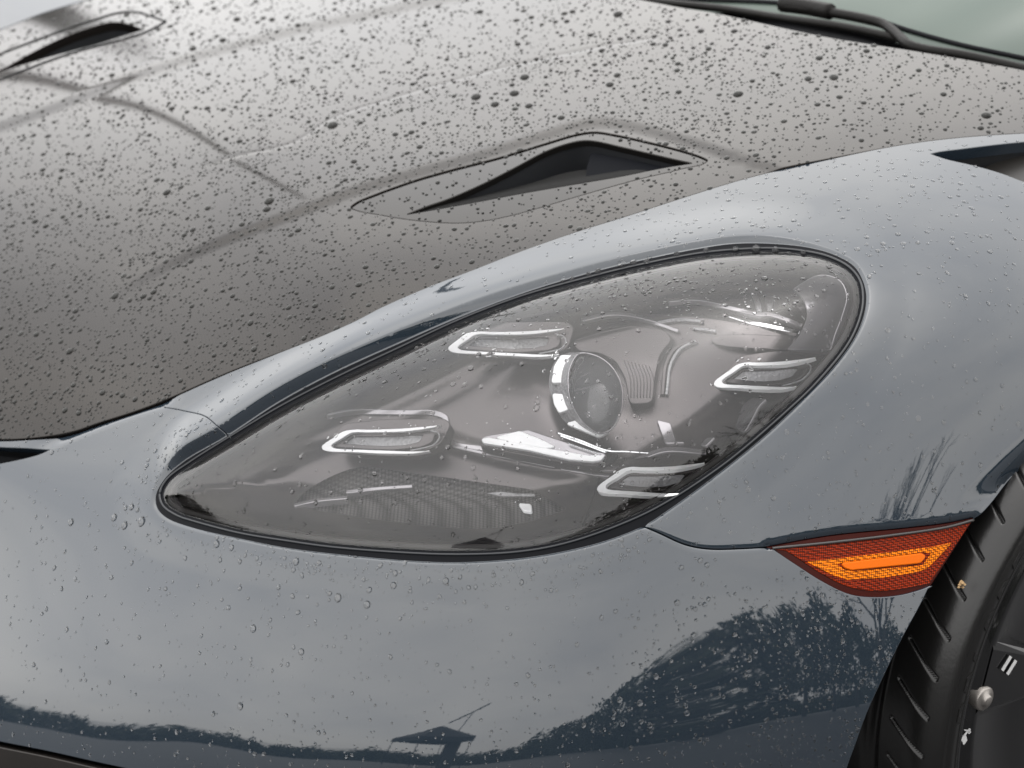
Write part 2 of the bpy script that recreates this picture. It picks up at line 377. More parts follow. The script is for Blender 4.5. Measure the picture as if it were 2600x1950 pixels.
# ------------------------------------------------------------------ outlines (traced shapes laid on the body sheet)
hood_front = [(-300,1100),(0,1114),(102,1108),(183,1094),(252,1071),(346,1041),(427,1010),(529,965),(610,931),(708,894),(814,856),(900,819),(972,780),(1094,727),(1192,690),(1318,640),(1460,589),(1600,545),(1750,496),(1887,454),(2000,426),(2107,403),(2270,370),(2408,351),(2600,337),(2850,330)]
C_hood = curve(hood_front, 8)
cowl = curve([(1500,-60),(1582,-8),(1700,20),(1822,41),(1985,75),(2107,98),(2310,128),(2600,179),(2850,235)], 10)
far_edge = curve([(-300,190),(0,82),(102,42),(244,0),(420,-45),(520,-70)], 10)
OP = curve([(397,1258),(401,1291),(425,1315),(488,1339),(610,1367),(732,1391),(900,1411),(1053,1424),(1175,1427),(1338,1415),(1460,1393),(1542,1371),(1635,1334),(1700,1292),(1802,1218),(1944,1104),(2046,1006),(2115,933),(2168,860),(2192,803),(2199,754),(2190,713),(2168,677),(2118,648),(2055,630),(1964,620),(1863,620),(1760,635),(1620,664),(1501,693),(1338,742),(1175,803),(1013,873),(850,947),(710,1022),(578,1108),(468,1172),(420,1215)], 5, True)
LN = curve([(415,1255),(422,1280),(456,1303),(488,1314),(610,1346),(732,1366),(850,1382),(1053,1397),(1175,1400),(1298,1395),(1400,1380),(1500,1352),(1623,1303),(1700,1262),(1784,1208),(1863,1150),(1985,1045),(2066,968),(2147,868),(2176,803),(2183,758),(2176,717),(2150,685),(2100,660),(2042,647),(1970,640),(1903,641),(1781,652),(1620,683),(1501,712),(1338,757),(1175,818),(1013,893),(850,970),(710,1043),(578,1123),(488,1180),(432,1222)], 5, True)
seam_front = curve([(415,1033),(470,1044),(529,1065),(582,1108)], 5)
seam_side = curve([(1632,1336),(1670,1352),(1741,1383),(1802,1394),(1883,1393),(1950,1389)], 5)
marker_top = curve([(1950,1389),(2107,1361),(2310,1341),(2412,1329),(2477,1316)], 5)
marker_bot = curve([(2367,1487),(2355,1494),(2290,1513),(2217,1519),(2156,1511),(2086,1478),(2017,1434),(1950,1389)], 5)
marker_rt = line([(2477,1316),(2367,1487)], 5)
arch_f = curve([(2477,1316),(2534,1262),(2600,1197),(2700,1110),(2850,1010)], 8)
arch_b = curve([(2355,1494),(2335,1535),(2282,1633),(2233,1735),(2200,1808),(2168,1895),(2147,1955),(2125,2050),(2105,2150)], 8)
slot = join(curve([(-280,1118),(-100,1128),(0,1134),(80,1137),(128,1140)], 6), curve([(128,1142),(100,1155),(61,1166),(0,1179),(-100,1200),(-280,1240)], 6))
vent = join(curve([(2359,390),(2385,384),(2440,377),(2530,366),(2600,359),(2800,345)], 6), line([(2800,345),(2850,420),(2850,560)], 8), curve([(2850,560),(2720,500),(2600,462),(2540,440),(2473,421),(2400,404),(2359,390)], 6))
naca = curve([(888,527),(905,512),(952,492),(1053,456),(1155,427),(1257,401),(1379,364),(1460,340),(1509,333),(1560,340),(1664,363),(1740,383),(1782,397),(1799,407),(1785,418),(1740,428),(1700,438),(1623,456),(1550,476),(1460,502),(1338,538),(1270,555),(1216,564),(1155,568),(1053,561),(952,545),(905,536)], 5, True)
naca_hole = join(curve([(1033,541),(1080,522),(1135,503),(1216,468),(1298,427),(1379,384),(1428,365),(1477,354),(1509,355),(1582,371),(1664,390),(1720,403),(1757,411)], 5), curve([(1757,413),(1704,421),(1650,431),(1582,445),(1460,466),(1338,487),(1216,510),(1135,525),(1033,543)], 5))
farduct = join(curve([(-200,262),(-80,215),(0,183),(81,138),(163,98),(244,69),(285,60),(320,63),(366,80)], 6), curve([(366,82),(325,93),(244,118),(122,151),(0,188),(-100,222),(-200,264)], 6))
bump_low = curve([(-300,1815),(-100,1858),(0,1881),(120,1905),(240,1932),(380,1962),(600,2010),(1000,2070),(1500,2120),(2105,2150)], 10)

ridge1 = curve([(300,742),(427,675),(520,634),(610,598),(750,545),(900,489),(1053,444),(1257,388),(1379,350),(1460,325),(1520,315),(1600,324),(1700,350),(1790,376),(1835,392)], 10)
ridge2 = curve([(-300,400),(-100,350),(0,325),(160,268),(325,203),(465,160),(610,122),(760,83),(900,53),(1094,12),(1300,-25)], 10)
film = curve([(517,427),(600,402),(744,368),(850,303),(990,258),(1135,215),(1270,180),(1419,146),(1540,122),(1664,102)], 10)
def side(u, v, pl):
    """signed distance: positive above (towards the top of the photo)"""
    d = dist(u, v, pl); yy = np.interp(u, pl[:, 0], pl[:, 1]); return np.where(v < yy, d, -d)
ridge1x = np.vstack([ridge1, [(1900, 412), (2100, 475), (2600, 640), (3000, 800)]])
def hood_h(u, v):
    h = 0
    d1 = side(u, v, ridge1x); fade = sm((np.asarray(u)-260)/350)
    h = h+.0028*fade*sm((d1+14)/28)*(1-sm((np.asarray(u)-1800)/500))
    d2 = side(u, v, ridge2); h = h+.0024*sm((d2+13)/26)
    d3 = side(u, v, film); h = h-.0004*np.exp(-(d3/3.5)**2)
    return h
def S_hood(u, v): return P0(u, v)+N0(u, v)*hood_h(u, v)[..., None]
ledge_line = curve([(60,1176),(130,1147),(200,1117),(300,1078),(415,1042),(480,1030)], 6)
def paint_h(u, v):
    u = np.asarray(u, float); v = np.asarray(v, float)
    d = dist(u, v, OP, True)
    # width of the rolled edge: wide above the lamp, tight below it
    topness = sm((OPY(u)-v+30)/120)*sm((2120-u)/200)
    lf = sm((1500-u)/700); tip = sm((u-385)/110)
    w = 8+topness*(1+5*lf); a = .0020+topness*tip*(.0035+.0060*lf)
    h = a*(1-np.clip(1-d/w, 0, 1)**1.15)*(1-sm((d-w)/110))
    da = dist(u, v, arch_f); h = h-.010*np.clip(1-da/75, 0, 1)**2*sm((1310-v)/100)
    dl = side(u, v, ledge_line); h = h-.0045*sm(dl/34)*sm((460-u)/60)*sm((u-60)/120)
    ds = dist(u, v, seam_side); h = h-.0012*np.clip(1-ds/16, 0, 1)**2
    dm = dist(u, v, marker_top); h = h-.004*np.clip(1-dm/24, 0, 1)**2*(v < 1395)
    return h
_mid = np.array([(300,1270),(600,1200),(1000,1120),(1600,1000),(2000,850),(2300,700)], float)
def OPY(u): return np.interp(u, _mid[:, 0], _mid[:, 1])
def S_paint(u, v): return P0(u, v)+N0(u, v)*paint_h(u, v)[..., None]
def S_off(d): return lambda u, v: P0(u, v)-N0(u, v)*d
def bulge(u, v):
    """the lens swells out of the bodywork and curls in along its lower edge"""
    u = np.asarray(u, float); v = np.asarray(v, float); d = dist(u, v, LN, True)
    t = d/105.; prof = np.where(t < 1, t-.06*t*t, .94+.88*(1-np.exp(-(t-1)/1.1))*1.1*.55)
    wl = sm((v-OPY(u)+150)/250); return .0125*prof*wl+.0165*(1-np.clip(1-d/180, 0, 1)**2)*(1-wl)
def S_lens(u, v): return P0(u, v)+N0(u, v)*bulge(u, v)[..., None]
def S_deep(dfun):
    """surface behind the lens: dfun metres further along the line of depth"""
    def S(u, v):
        d = dfun(u, v) if callable(dfun) else dfun
        return CAM+(rng_(u, v)+d)[..., None]*ray(u, v)
    return S

# ------------------------------------------------------------------ the car
car = bpy.data.objects.new('sports_car', None); COL.objects.link(car); car.location = BASE
car['label'] = 'rain-beaded grey sports car with carbon hood and teardrop headlight'; car['category'] = 'car'

hood_outer = join(C_hood, line([(2850,330),(2850,235)], 10), cowl[::-1], line([(1500,-60),(1300,-90),(520,-70)], 12), far_edge[::-1], line([(-300,190),(-300,1100)], 12))
hood = region('hood', hood_outer, [naca, farduct], S_hood, M_carbon, car, 16, fine=[(ridge1, 26, 8), (ridge2, 24, 8), (film, 9, 4)])
# painted wings and bumper: gap of about 2.5 mm left at the seams
hood_gap = offset_loop(hood_outer, 3)
C_hg = curve([(x, y+np.interp(x, [0, 500, 900, 1300], [8, 6, 3.5, 2])) for x, y in hood_front], 8)
i0 = int(np.argmin(np.hypot(C_hg[:, 0]-415, C_hg[:, 1]-1016)))
edge_w = C_hg[i0:]
io1 = int(np.argmin(np.hypot(OP[:, 0]-582, OP[:, 1]-1108))); io2 = int(np.argmin(np.hypot(OP[:, 0]-1632, OP[:, 1]-1336)))
OPupper = np.vstack([OP[io2:io1+1]])                  # right/top side of the opening, from the side seam to the front seam
OPlower = np.vstack([OP[io1:], OP[:io2+1]])           # left/bottom side
def nudge(pl, dx, dy): return np.array(pl)+np.array([dx, dy])
fender_outer = join(edge_w, line([(2850,336),(2850,1010)], 12), arch_f[::-1], nudge(marker_top[::-1], 0, -3), nudge(seam_side[::-1], 1, -3), OPupper[1:-1], nudge(seam_front[::-1], 2, -2))
fender = region('fender', fender_outer, [vent], S_paint, M_paint, car, 16, fine=[(arch_f, 80, 12), (seam_side, 18, 5), (marker_top, 26, 7)], rings=[(OP, [1.8, 3.6, 5.4, 7.2, 9, 11, 13, 15, 18, 22, 27, 33, 40, 48, 57], 60)])
bumper_outer = join(C_hg[:i0+1], nudge(seam_front, -2, 2), OPlower[1:-1], nudge(seam_side, -1, 3), marker_bot[::-1][1:], arch_b, bump_low[::-1], line([(-300,1815),(-300,1105)], 12))
bumper = region('front_bumper', bumper_outer, [slot], S_paint, M_paint, car, 16, fine=[(seam_side, 18, 6), (ledge_line, 44, 8)], rings=[(OP, [1.8, 3.6, 5.4, 7.2, 9, 11, 13, 15, 18, 22, 27, 33, 40, 48, 57], 60)])
ff = region('far_fender', join(nudge(far_edge, 0, -5), line([(520,-75),(400,-130),(-300,-130),(-300,185)], 12)), [], lambda u, v: P0(u, v)+N0(u, v)*(.0003*dist(u, v, far_edge))[..., None], M_paint, car, 22)
lip_outer = join(nudge(bump_low, 0, 16), line([(2105,2166),(2080,2260),(-300,2260),(-300,1831)], 14))
lipo = region('front_lip', lip_outer, [], lambda u, v: P0(u, v)+N0(u, v)*.004, M_carbon, car, 22, flange=.03)
liner_outer = join(line([(-295,195),(-295,2240),(2090,2240)], 30), nudge(arch_b[::-1], -8, 0), line([(2355,1494),(2475,1318)], 20), nudge(arch_f, 0, -10), line([(2845,1000),(2845,240)], 30), nudge(cowl[::-1], 0, 6), line([(1500,-50),(1300,-80),(520,-60),(-295,-120)], 30))
region('inner_structure', liner_outer, [offset_loop(OP, 6), offset_loop(naca, -4), farduct, vent, slot], S_off(.022), M_void, car, 40, flange=0)

# bonnet duct: insert panel and its scoop
duct = region('hood_duct', offset_loop(naca, -5), [naca_hole], lambda u, v: S_hood(u, v)-N0(u, v)*.0010, M_insert, car, 12, flange=.006)
def scoop(name, loop, S, depth_fun, mat_, parent, floor_mat=None):
    A = S(loop[:, 0], loop[:, 1]); n = N0(loop[:, 0], loop[:, 1]); d = depth_fun(loop[:, 0], loop[:, 1])
    rows = [A-n*.0008]
    for k in (.15, .4, .7, 1.0): rows.append(A-n*(d*k)[:, None]-n*.001)
    m = len(loop); V = np.vstack(rows); Fc = []
    for r in range(4):
        for i in range(m):
            j = (i+1) % m; Fc.append((r*m+i, r*m+j, (r+1)*m+j, (r+1)*m+i))
    w = new_mesh(name, V, Fc, mat_, parent)
    region('duct_floor', loop, [], lambda u, v: S(u, v)-N0(u, v)*(depth_fun(u, v)+.001)[..., None], floor_mat or mat_, w if parent is car else parent, 14, flange=0)
    return w
naca_low = curve([(1033,543),(1135,525),(1216,510),(1338,487),(1460,466),(1582,445),(1704,421)], 6)
scoop('duct_wall', naca_hole, S_hood, lambda u, v: .004+.040*sm((np.asarray(u)-1040)/430), M_black, duct)
region('duct_lip', join(line([(1060,537),(1135,524)], 5), curve([(1135,524),(1216,509),(1338,486),(1460,465),(1582,444),(1650,430)], 5), curve([(1650,430),(1580,408),(1500,396),(1430,404),(1330,436),(1216,474),(1135,506),(1060,537)], 5)), [], lambda u, v: S_hood(u, v)-N0(u, v)*(.0022+.0125*sm((dist(u, v, naca_low))/62))[..., None], M_duct, duct, 8, flange=0)
region('duct_back_panel', rounded([(1496,362),(1600,380),(1745,411),(1700,419),(1600,439),(1500,455),(1478,462),(1486,400)], 5), [], lambda u, v: S_hood(u, v)-N0(u, v)*.011, M_duct2, duct, 10, flange=0)
fd = scoop('far_duct', farduct, S_hood, lambda u, v: .004+.045*sm((np.asarray(u)+150)/330), M_black, car)
for pl in (curve([(-200,222),(0,142),(120,97),(244,54),(300,38),(345,36),(423,61)], 8), curve([(423,63),(366,90),(183,140),(0,208),(-200,285)], 8)):
    A = S_hood(pl[:, 0], pl[:, 1]); tube('duct_seam', A+N0(pl[:, 0], pl[:, 1])*.0003, .0014, M_void, fd, 5)
scoop('fender_vent', vent, S_paint, lambda u, v: np.full(np.shape(u), .05), M_black, car)
vv = region('vent_vane', join(curve([(2450,412),(2480,392),(2514,372),(2560,362),(2800,356)], 6), line([(2800,356),(2840,540)], 8), curve([(2840,540),(2720,490),(2600,453),(2540,433),(2450,412)], 6)), [], lambda u, v: P0(u, v)-N0(u, v)*(.030-.020*np.sin(np.clip((np.asarray(u)-2440)/330, 0, 1)*1.5))[..., None], M_duct_v, car, 16, flange=.01)
scoop('bumper_slot', slot, S_paint, lambda u, v: np.full(np.shape(u), .035), M_void, car)

# ------------------------------------------------------------------ headlight
lamp = bpy.data.objects.new('headlight', None); COL.objects.link(lamp); lamp.parent = car
LNo = offset_loop(LN, 2)
seal = region('rubber_seal', offset_loop(OP, 3), [offset_loop(LN, -1)], S_off(-.0002), M_seal, lamp, 14, flange=.012, lip=.0015)
sb = offset_loop(LN, 8); s3 = P0(sb[:, 0], sb[:, 1])+N0(sb[:, 0], sb[:, 1])*.0004
tube('seal_bead', np.vstack([s3, s3[:1]]), .0013, M_gloss, lamp, 8)
lens = region('lens', LN, [], S_lens, M_lens, lamp, 14, flange=.006, lip=.001, rings=[(LN, [-3, -7, -12, -18, -25, -34, -44, -56], 62)])
def ledge(u, v): return dist(u, v, LN, True)
fin1 = curve([(620,1235),(760,1150),(960,1075),(1150,985),(1290,900)], 14); fin2 = curve([(1140,1125),(1330,1172),(1530,1205)], 14)
def house_d(u, v):
    d = ledge(u, v); h = .006+.062*sm(d/150)
    u = np.asarray(u, float); v = np.asarray(v, float)
    h = h+.022*sm((230-np.hypot((u-1640)/1.35, v-985))/170)                       # deep bowl round the projector
    h = h-.012*np.exp(-(dist(u, v, fin1)/34)**2)-.008*np.exp(-(dist(u, v, fin2)/26)**2)   # raised fins
    return h
border_in = offset_loop(LN, -17)
region('lens_border', offset_loop(LN, 1), [border_in], lambda u, v: S_lens(u, v)-N0(u, v)*.0035, M_border, lamp, 6, flange=.004, lip=.0008)
b3 = S_lens(border_in[:, 0], border_in[:, 1])-N0(border_in[:, 0], border_in[:, 1])*.0022
tube('border_bead', np.vstack([b3, b3[:1]]), .0005, M_housing, lamp, 6)
# recessed lower pocket and upper chamber shape the housing bowl
pocket = join(curve([(746,1279),(780,1245),(836,1212),(880,1194),(925,1184)], 6), curve([(925,1184),(1107,1209),(1300,1236),(1352,1245),(1390,1267),(1436,1294)], 6), curve([(1436,1294),(1340,1325),(1250,1342),(1100,1336),(950,1318),(820,1298),(746,1283)], 6))
chamber = join(curve([(1620,790),(1700,745),(1774,733),(1912,744),(1980,758),(2023,778),(2037,799),(2034,826)], 6), curve([(2034,828),(2023,853),(1906,826),(1820,812),(1700,800),(1622,796)], 6))
housing = region('housing', offset_loop(LN, -1), [pocket, chamber], S_deep(house_d), M_housing, lamp, 14, flange=0)
def pocket_wall(name, loop, dfun, depth, mat_w, mat_f):
    top = S_deep(dfun)(loop[:, 0], loop[:, 1]); bot = S_deep(lambda u, v: dfun(u, v)+depth)(loop[:, 0], loop[:, 1])
    m = len(loop); V = np.vstack([top, bot]); Fc = [(i, (i+1) % m, m+(i+1) % m, m+i) for i in range(m)]
    w = new_mesh(name, V, Fc, mat_w, lamp, smooth=False)
    return region(name.replace('wall', 'floor'), loop, [], S_deep(lambda u, v: dfun(u, v)+depth-.0005), mat_f, lamp, 14, flange=0)
pocket_wall('pocket_wall', pocket, house_d, .016, M_housing_light, M_hex)
pocket_wall('chamber_wall', chamber, house_d, .03, M_housing, M_housing)

# four running-light blades, one shape fitted to each place
drl_anchor = [(1813,977),(1893,919),(2073,905)]
ot = [(2073,905),(2030,911),(1988,916),(1925,919),(1893,919),(1871,925),(1850,940),(1814,968),(1812,977),(1819,983),(1871,986),(1939,990),(1990,989),(2025,981)]
it = [(2070,909),(2046,916),(1993,926),(1925,929),(1888,930),(1864,945),(1834,967),(1836,972),(1898,977),(1939,979),(1982,981),(2022,980)]
loop_r = [(1985,980),(2012,973),(2039,962),(2057,941),(2058,929),(2045,923)]
guide_o = [(1840,968),(1883,933),(1925,931),(1993,930),(2046,924),(2050,932),(2036,955),(2008,968),(1950,976),(1900,974)]
guide_i = [(1855,962),(1887,938),(1953,937),(2015,931),(2030,933),(2012,956),(1980,966),(1939,969),(1900,967)]
def aff(anchor):
    A = np.array([[x, y, 1] for x, y in drl_anchor], float); B = np.array(anchor, float); M = np.linalg.solve(A, B)
    return lambda pts: np.array([[x, y, 1] for x, y in pts], float)@M
def bar_d(u, v): return house_d(u, v)*.45+.006
for k, anc in enumerate([[(1813,977),(1893,919),(2073,905)], [(1142,891),(1208,841),(1434,833)], [(819,1141),(895,1090),(1120,1078)], [(1516,1244),(1601,1184),(1790,1173)]]):
    T = aff(anc)
    loop = offset_loop(join(curve(T(ot), 4), curve(T(it)[::-1], 4)), -2.0)
    Sf = S_deep(lambda u, v: bar_d(u, v)-.010)
    fr = region('running_light', loop, [], Sf, M_white, lamp, 10, flange=.004, lip=.0005)
    gb = region('guide_frame', rounded(T(guide_o), 9), [rounded(T(guide_i), 6)], S_deep(lambda u, v: bar_d(u, v)-.004), M_housing, lamp, 8, flange=.008, lip=.0008)
    region('light_guide', rounded(T(guide_i), 6), [], S_deep(lambda u, v: bar_d(u, v)-.001), M_clear, lamp, 10, flange=0)
    q = curve(T(loop_r), 4)
    if k < 3: tube('guide_rim', Sf(q[:, 0], q[:, 1]), .0008, M_clear, lamp, 6)
    hood_q = curve(T([(1868,921),(1893,905),(1940,897),(2000,896),(2082,893)]), 4)
    # dark tunnel behind each blade
    region('blade_tunnel', rounded(T([(1815,975),(1880,905),(1960,893),(2085,890),(2090,905),(2050,960),(1990,990),(1870,986)]), 14), [], S_deep(lambda u, v: bar_d(u, v)+.001), M_housing, lamp, 10, flange=.012)

# the lower blade of bright trim with its dark underside
blade_o = [(1223,1119),(1225,1113),(1235,1108),(1319,1095),(1341,1093),(1400,1113),(1470,1136),(1534,1153),(1536,1157),(1524,1166),(1504,1170),(1444,1165),(1340,1141),(1228,1123)]
Sb = S_deep(lambda u, v: bar_d(u, v)-.004)
region('blade_base', rounded([(1222,1120),(1300,1128),(1440,1150),(1534,1156),(1515,1182),(1430,1172),(1300,1148),(1222,1130)], 6), [], S_deep(lambda u, v: bar_d(u, v)+.004), M_housing, lamp, 10, flange=.01)
bl = region('blade_trim', rounded(blade_o, 4), [], Sb, M_housing_light, lamp, 8, flange=.006)
region('blade_trim_edge', rounded([(1224,1115),(1240,1112),(1300,1124),(1400,1142),(1498,1158),(1533,1156),(1525,1166),(1504,1169),(1444,1164),(1340,1140),(1228,1122)], 4), [], S_deep(lambda u, v: bar_d(u, v)-.006), M_white, lamp, 8, flange=.003)
region('blade_face', rounded([(1262,1110),(1317,1096),(1328,1099),(1370,1116),(1406,1134),(1385,1136),(1300,1122)], 3), [], S_deep(lambda u, v: bar_d(u, v)-.006), M_white, lamp, 8, flange=.002)
q = curve([(1414,1099),(1471,1118),(1544,1145),(1590,1147),(1647,1151)], 5); tube('trim_line', S_deep(lambda u, v: bar_d(u, v)-.006)(q[:, 0], q[:, 1]), .0012, M_chrome, lamp, 6)
q = curve([(1420,1106),(1471,1124),(1540,1150)], 5); tube('trim_line', S_deep(lambda u, v: bar_d(u, v)-.005)(q[:, 0], q[:, 1]), .0008, M_chrome, lamp, 6)
for k in range(16):
    t = k/15; x = 1447+75*t; y = 1127+24*t; q = line([(x-5, y-2), (x+3, y+4)], 4); tube('comb_tooth', S_deep(lambda u, v: bar_d(u, v)-.007)(q[:, 0], q[:, 1]), .0005, M_chrome, lamp, 4)
region('black_clip', rounded([(1513,1188),(1534,1172),(1548,1166),(1566,1154),(1560,1164),(1540,1178)], 2), [], S_deep(lambda u, v: bar_d(u, v)-.005), M_void, lamp, 6, flange=.004)
q = curve([(1536,1172),(1520,1220),(1500,1280),(1471,1362)], 5); tube('housing_seam', S_deep(lambda u, v: house_d(u, v)-.001)(q[:, 0], q[:, 1]), .0007, M_void, lamp, 5)
# raised steps in the housing
def strip(name, pts, w, m, dz=.003):
    c = curve(pts, 6); t = np.gradient(c, axis=0); t /= np.linalg.norm(t, axis=1, keepdims=True); n = np.stack([t[:, 1], -t[:, 0]], 1)
    lp = join(c+n*w/2, (c-n*w/2)[::-1]); return region(name, lp, [], S_deep(lambda u, v: house_d(u, v)-dz), m, lamp, 8, flange=.006, lip=.001)
strip('housing_step', [(833,1060),(890,1049),(944,1046),(1040,1047),(1105,1050),(1130,1060),(1133,1085),(1136,1108),(1152,1126),(1230,1138),(1300,1151),(1400,1170),(1500,1186),(1574,1187),(1625,1163),(1688,1141),(1790,1146)], 9, M_housing_light)
strip('housing_step', [(1150,1133),(1230,1151),(1300,1163),(1407,1184)], 4, M_housing_light, .004)
strip('housing_step', [(1425,1190),(1500,1202),(1560,1207)], 4, M_housing_light, .004)
strip('housing_step', [(748,1281),(800,1270),(880,1262)], 5, M_housing_light, .004)
strip('housing_step', [(880,1248),(960,1240),(1045,1234)], 5, M_housing_light, .001)
region('white_chip', rounded([(1319,1278),(1346,1280),(1348,1297),(1330,1294)], 3), [], S_deep(lambda u, v: house_d(u, v)+.006), M_white, lamp, 8, flange=.003)
region('pocket_blade', [(1238,1252),(1273,1250),(1310,1254),(1357,1254),(1357,1256),(1273,1257)], [], S_deep(lambda u, v: house_d(u, v)+.004), M_clear, lamp, 8, flange=.001)
# upper chamber details
region('chamber_bar', rounded([(1850,803),(1905,814),(2030,840),(2028,846),(1906,821)], 2), [], S_deep(lambda u, v: house_d(u, v)+.004), M_chrome, lamp, 8, flange=.004)
region('chamber_rib', [(1911,746),(1918,748),(1930,775),(1932,794),(1924,796),(1920,770)], [], S_deep(lambda u, v: house_d(u, v)+.006), M_clear, lamp, 6, flange=.004)
region('chamber_rib', [(1945,752),(1962,755),(1956,785),(1952,790)], [], S_deep(lambda u, v: house_d(u, v)+.008), M_clear, lamp, 6, flange=.004)
strip('chamber_shelf', [(1700,772),(1768,768),(1844,780),(1928,797),(1953,797),(2034,824)], 7, M_housing_light, .002)
region('lower_lip', rounded([(1806,858),(1830,852),(1900,850),(2020,856),(2001,886),(1900,882),(1844,878),(1812,870)], 12), [], S_deep(lambda u, v: house_d(u, v)-.008), M_housing, lamp, 10, flange=.008)
region('side_cover', join(line([(2001,886),(2030,852)], 5), curve([(2030,852),(2050,800),(2040,760),(2015,735)], 6), curve([(2015,735),(2080,700),(2130,712),(2148,750),(2137,800),(2118,850),(2108,886)], 6), line([(2108,886),(2001,886)], 6)), [], S_deep(lambda u, v: house_d(u, v)*.6-.004), M_housing_light, lamp, 12, flange=.006)
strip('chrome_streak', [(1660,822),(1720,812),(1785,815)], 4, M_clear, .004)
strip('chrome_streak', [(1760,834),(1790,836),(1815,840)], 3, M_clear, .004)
strip('housing_arc', [(1480,820),(1560,805),(1660,820),(1720,840)], 5, M_housing_light, .006)
# reflector bowl beside the projector
strip('bowl_rim', [(1752,866),(1712,885),(1690,925),(1685,965),(1682,1000)], 5, M_housing, .004)
strip('bowl_rim', [(1765,866),(1725,887),(1702,925),(1696,965),(1692,1000)], 2.5, M_clear, .005)
region('rod_reflector', rounded([(1868,1082),(1885,1030),(1908,1010),(1945,1012),(1925,1030),(1905,1070),(1890,1095)], 8), [], S_deep(lambda u, v: house_d(u, v)-.004), M_housing_light, lamp, 8, flange=.006)
region('small_reflector', rounded([(1670,1068),(1700,1075),(1712,1120),(1735,1122),(1690,1124)], 4), [], S_deep(lambda u, v: house_d(u, v)-.004), M_housing_light, lamp, 8, flange=.004)
region('small_reflector', rounded([(1780,1128),(1795,1112),(1812,1110),(1792,1130)], 3), [], S_deep(lambda u, v: house_d(u, v)-.004), M_housing_light, lamp, 8, flange=.004)
# projector: thick glass disc in a bright collar
pf = curve([(1470,900),(1505,902),(1545,925),(1572,965),(1580,1010),(1572,1055),(1550,1090),(1520,1098),(1485,1075),(1455,1030),(1444,985),(1448,935)], 4, True)
pb = curve([(1440,896),(1475,896),(1515,912),(1545,940),(1560,1000),(1560,1060),(1545,1098),(1520,1106),(1438,1074),(1412,1035),(1394,975),(1408,920)], 4, True)
dd = .028
def loft(name, A, B, SA, SB, m, parent, n=96, steps=5):
    def res(c):
        c = np.vstack([c, c[:1]]); s = np.r_[0, np.cumsum(np.linalg.norm(np.diff(c, axis=0), axis=1))]; t = np.linspace(0, s[-1], n, endpoint=False)
        return np.stack([np.interp(t, s, c[:, 0]), np.interp(t, s, c[:, 1])], 1)
    a = res(A); b = res(B); k = int(np.argmin([np.sum((a-np.roll(b, -i, 0))**2) for i in range(n)])); b = np.roll(b, -k, 0)
    a3 = SA(a[:, 0], a[:, 1]); b3_ = SB(b[:, 0], b[:, 1]); V = np.vstack([a3+(b3_-a3)*t for t in np.linspace(0, 1, steps)]); Fc = []
    for r in range(steps-1):
        for i in range(n): Fc.append((r*n+i, r*n+(i+1) % n, (r+1)*n+(i+1) % n, (r+1)*n+i))
    return new_mesh(name, V, Fc, m, parent)
Sp = S_deep(.026); Sq = S_deep(.048)
loft('projector_collar', offset_loop(pf, 3), pb, Sp, Sq, M_clear, lamp)
for pg in ([(1424,902),(1462,904),(1450,935),(1444,968),(1402,970),(1408,930)], [(1404,1000),(1442,1004),(1450,1034),(1420,1046),(1408,1024)], [(1440,1075),(1466,1068),(1500,1088),(1545,1094),(1520,1108)]):  # bright glints put in as white pieces on the grey collar
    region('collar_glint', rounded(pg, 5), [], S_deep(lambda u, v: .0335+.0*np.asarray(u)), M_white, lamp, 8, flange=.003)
def dome(u, v):
    c = np.array([1513, 1000.]); r = np.sqrt(((np.asarray(u)-c[0])/70)**2+((np.asarray(v)-c[1])/102)**2); return .028-.020*np.sqrt(np.clip(1-r*r*.97, 0, 1))
region('projector_lens', pf, [], S_deep(dome), M_projglass, lamp, 7, flange=0)
region('projector_back', offset_loop(pf, -2), [], S_deep(lambda u, v: .040+.0*np.asarray(u)), M_black, lamp, 10, flange=0)
lc = offset_loop(pf, 1); l3 = Sp(lc[:, 0], lc[:, 1]); tube('projector_rim', np.vstack([l3, l3[:1]]), .0009, M_housing_light, lamp, 6)
region('projector_shroud', rounded([(1452,868),(1530,845),(1600,830),(1680,838),(1705,860),(1672,900),(1660,960),(1655,1020),(1600,1025),(1590,960),(1565,915),(1520,893),(1470,890)], 14), [], S_deep(lambda u, v: house_d(u, v)-.012), M_housing, lamp, 10, flange=.01)
for k in range(8):
    q = curve([(1585+k*9, 915+k*2), (1600+k*8.5, 960), (1602+k*8, 1010)], 8); tube('shroud_rib', S_deep(lambda u, v: house_d(u, v)-.0125)(q[:, 0], q[:, 1]), .0004, M_border, lamp, 4)

# ------------------------------------------------------------------ side marker
Z9 = lambda pts: np.array(zq(pts, 1700, 1275))
mk_outer = join(nudge(marker_top, 0, 2), marker_rt, nudge(marker_bot, 0, -3))
mk = region('side_marker', mk_outer, [], lambda u, v: P0(u, v)-N0(u, v)*.004, M_redlip, car, 12, flange=.012)
face = join(curve(Z9([(650,290),(1000,255),(1400,212),(1740,163),(1895,120)]), 5), line(Z9([(1895,120),(1630,508)]), 5), curve(Z9([(1630,508),(1450,540),(1270,550),(1120,522),(960,445),(800,340),(735,300)]), 5))
region('reflector', face, [], lambda u, v: P0(u, v)-N0(u, v)*.003, M_red, mk, 12, flange=.001, lip=.0005)
ring_o = rounded(Z9([(865,372),(1060,352),(1640,283),(1770,255),(1700,330),(1620,410),(1540,440),(1330,470),(1120,482),(1030,455),(940,410)]), 4)
ring_i = rounded(Z9([(1045,385),(1100,372),(1590,310),(1645,318),(1590,395),(1150,432),(1100,425)]), 4)
region('prism_band', ring_o, [ring_i], lambda u, v: P0(u, v)-N0(u, v)*.0024, M_amb, mk, 8, flange=.0005, lip=.0003)
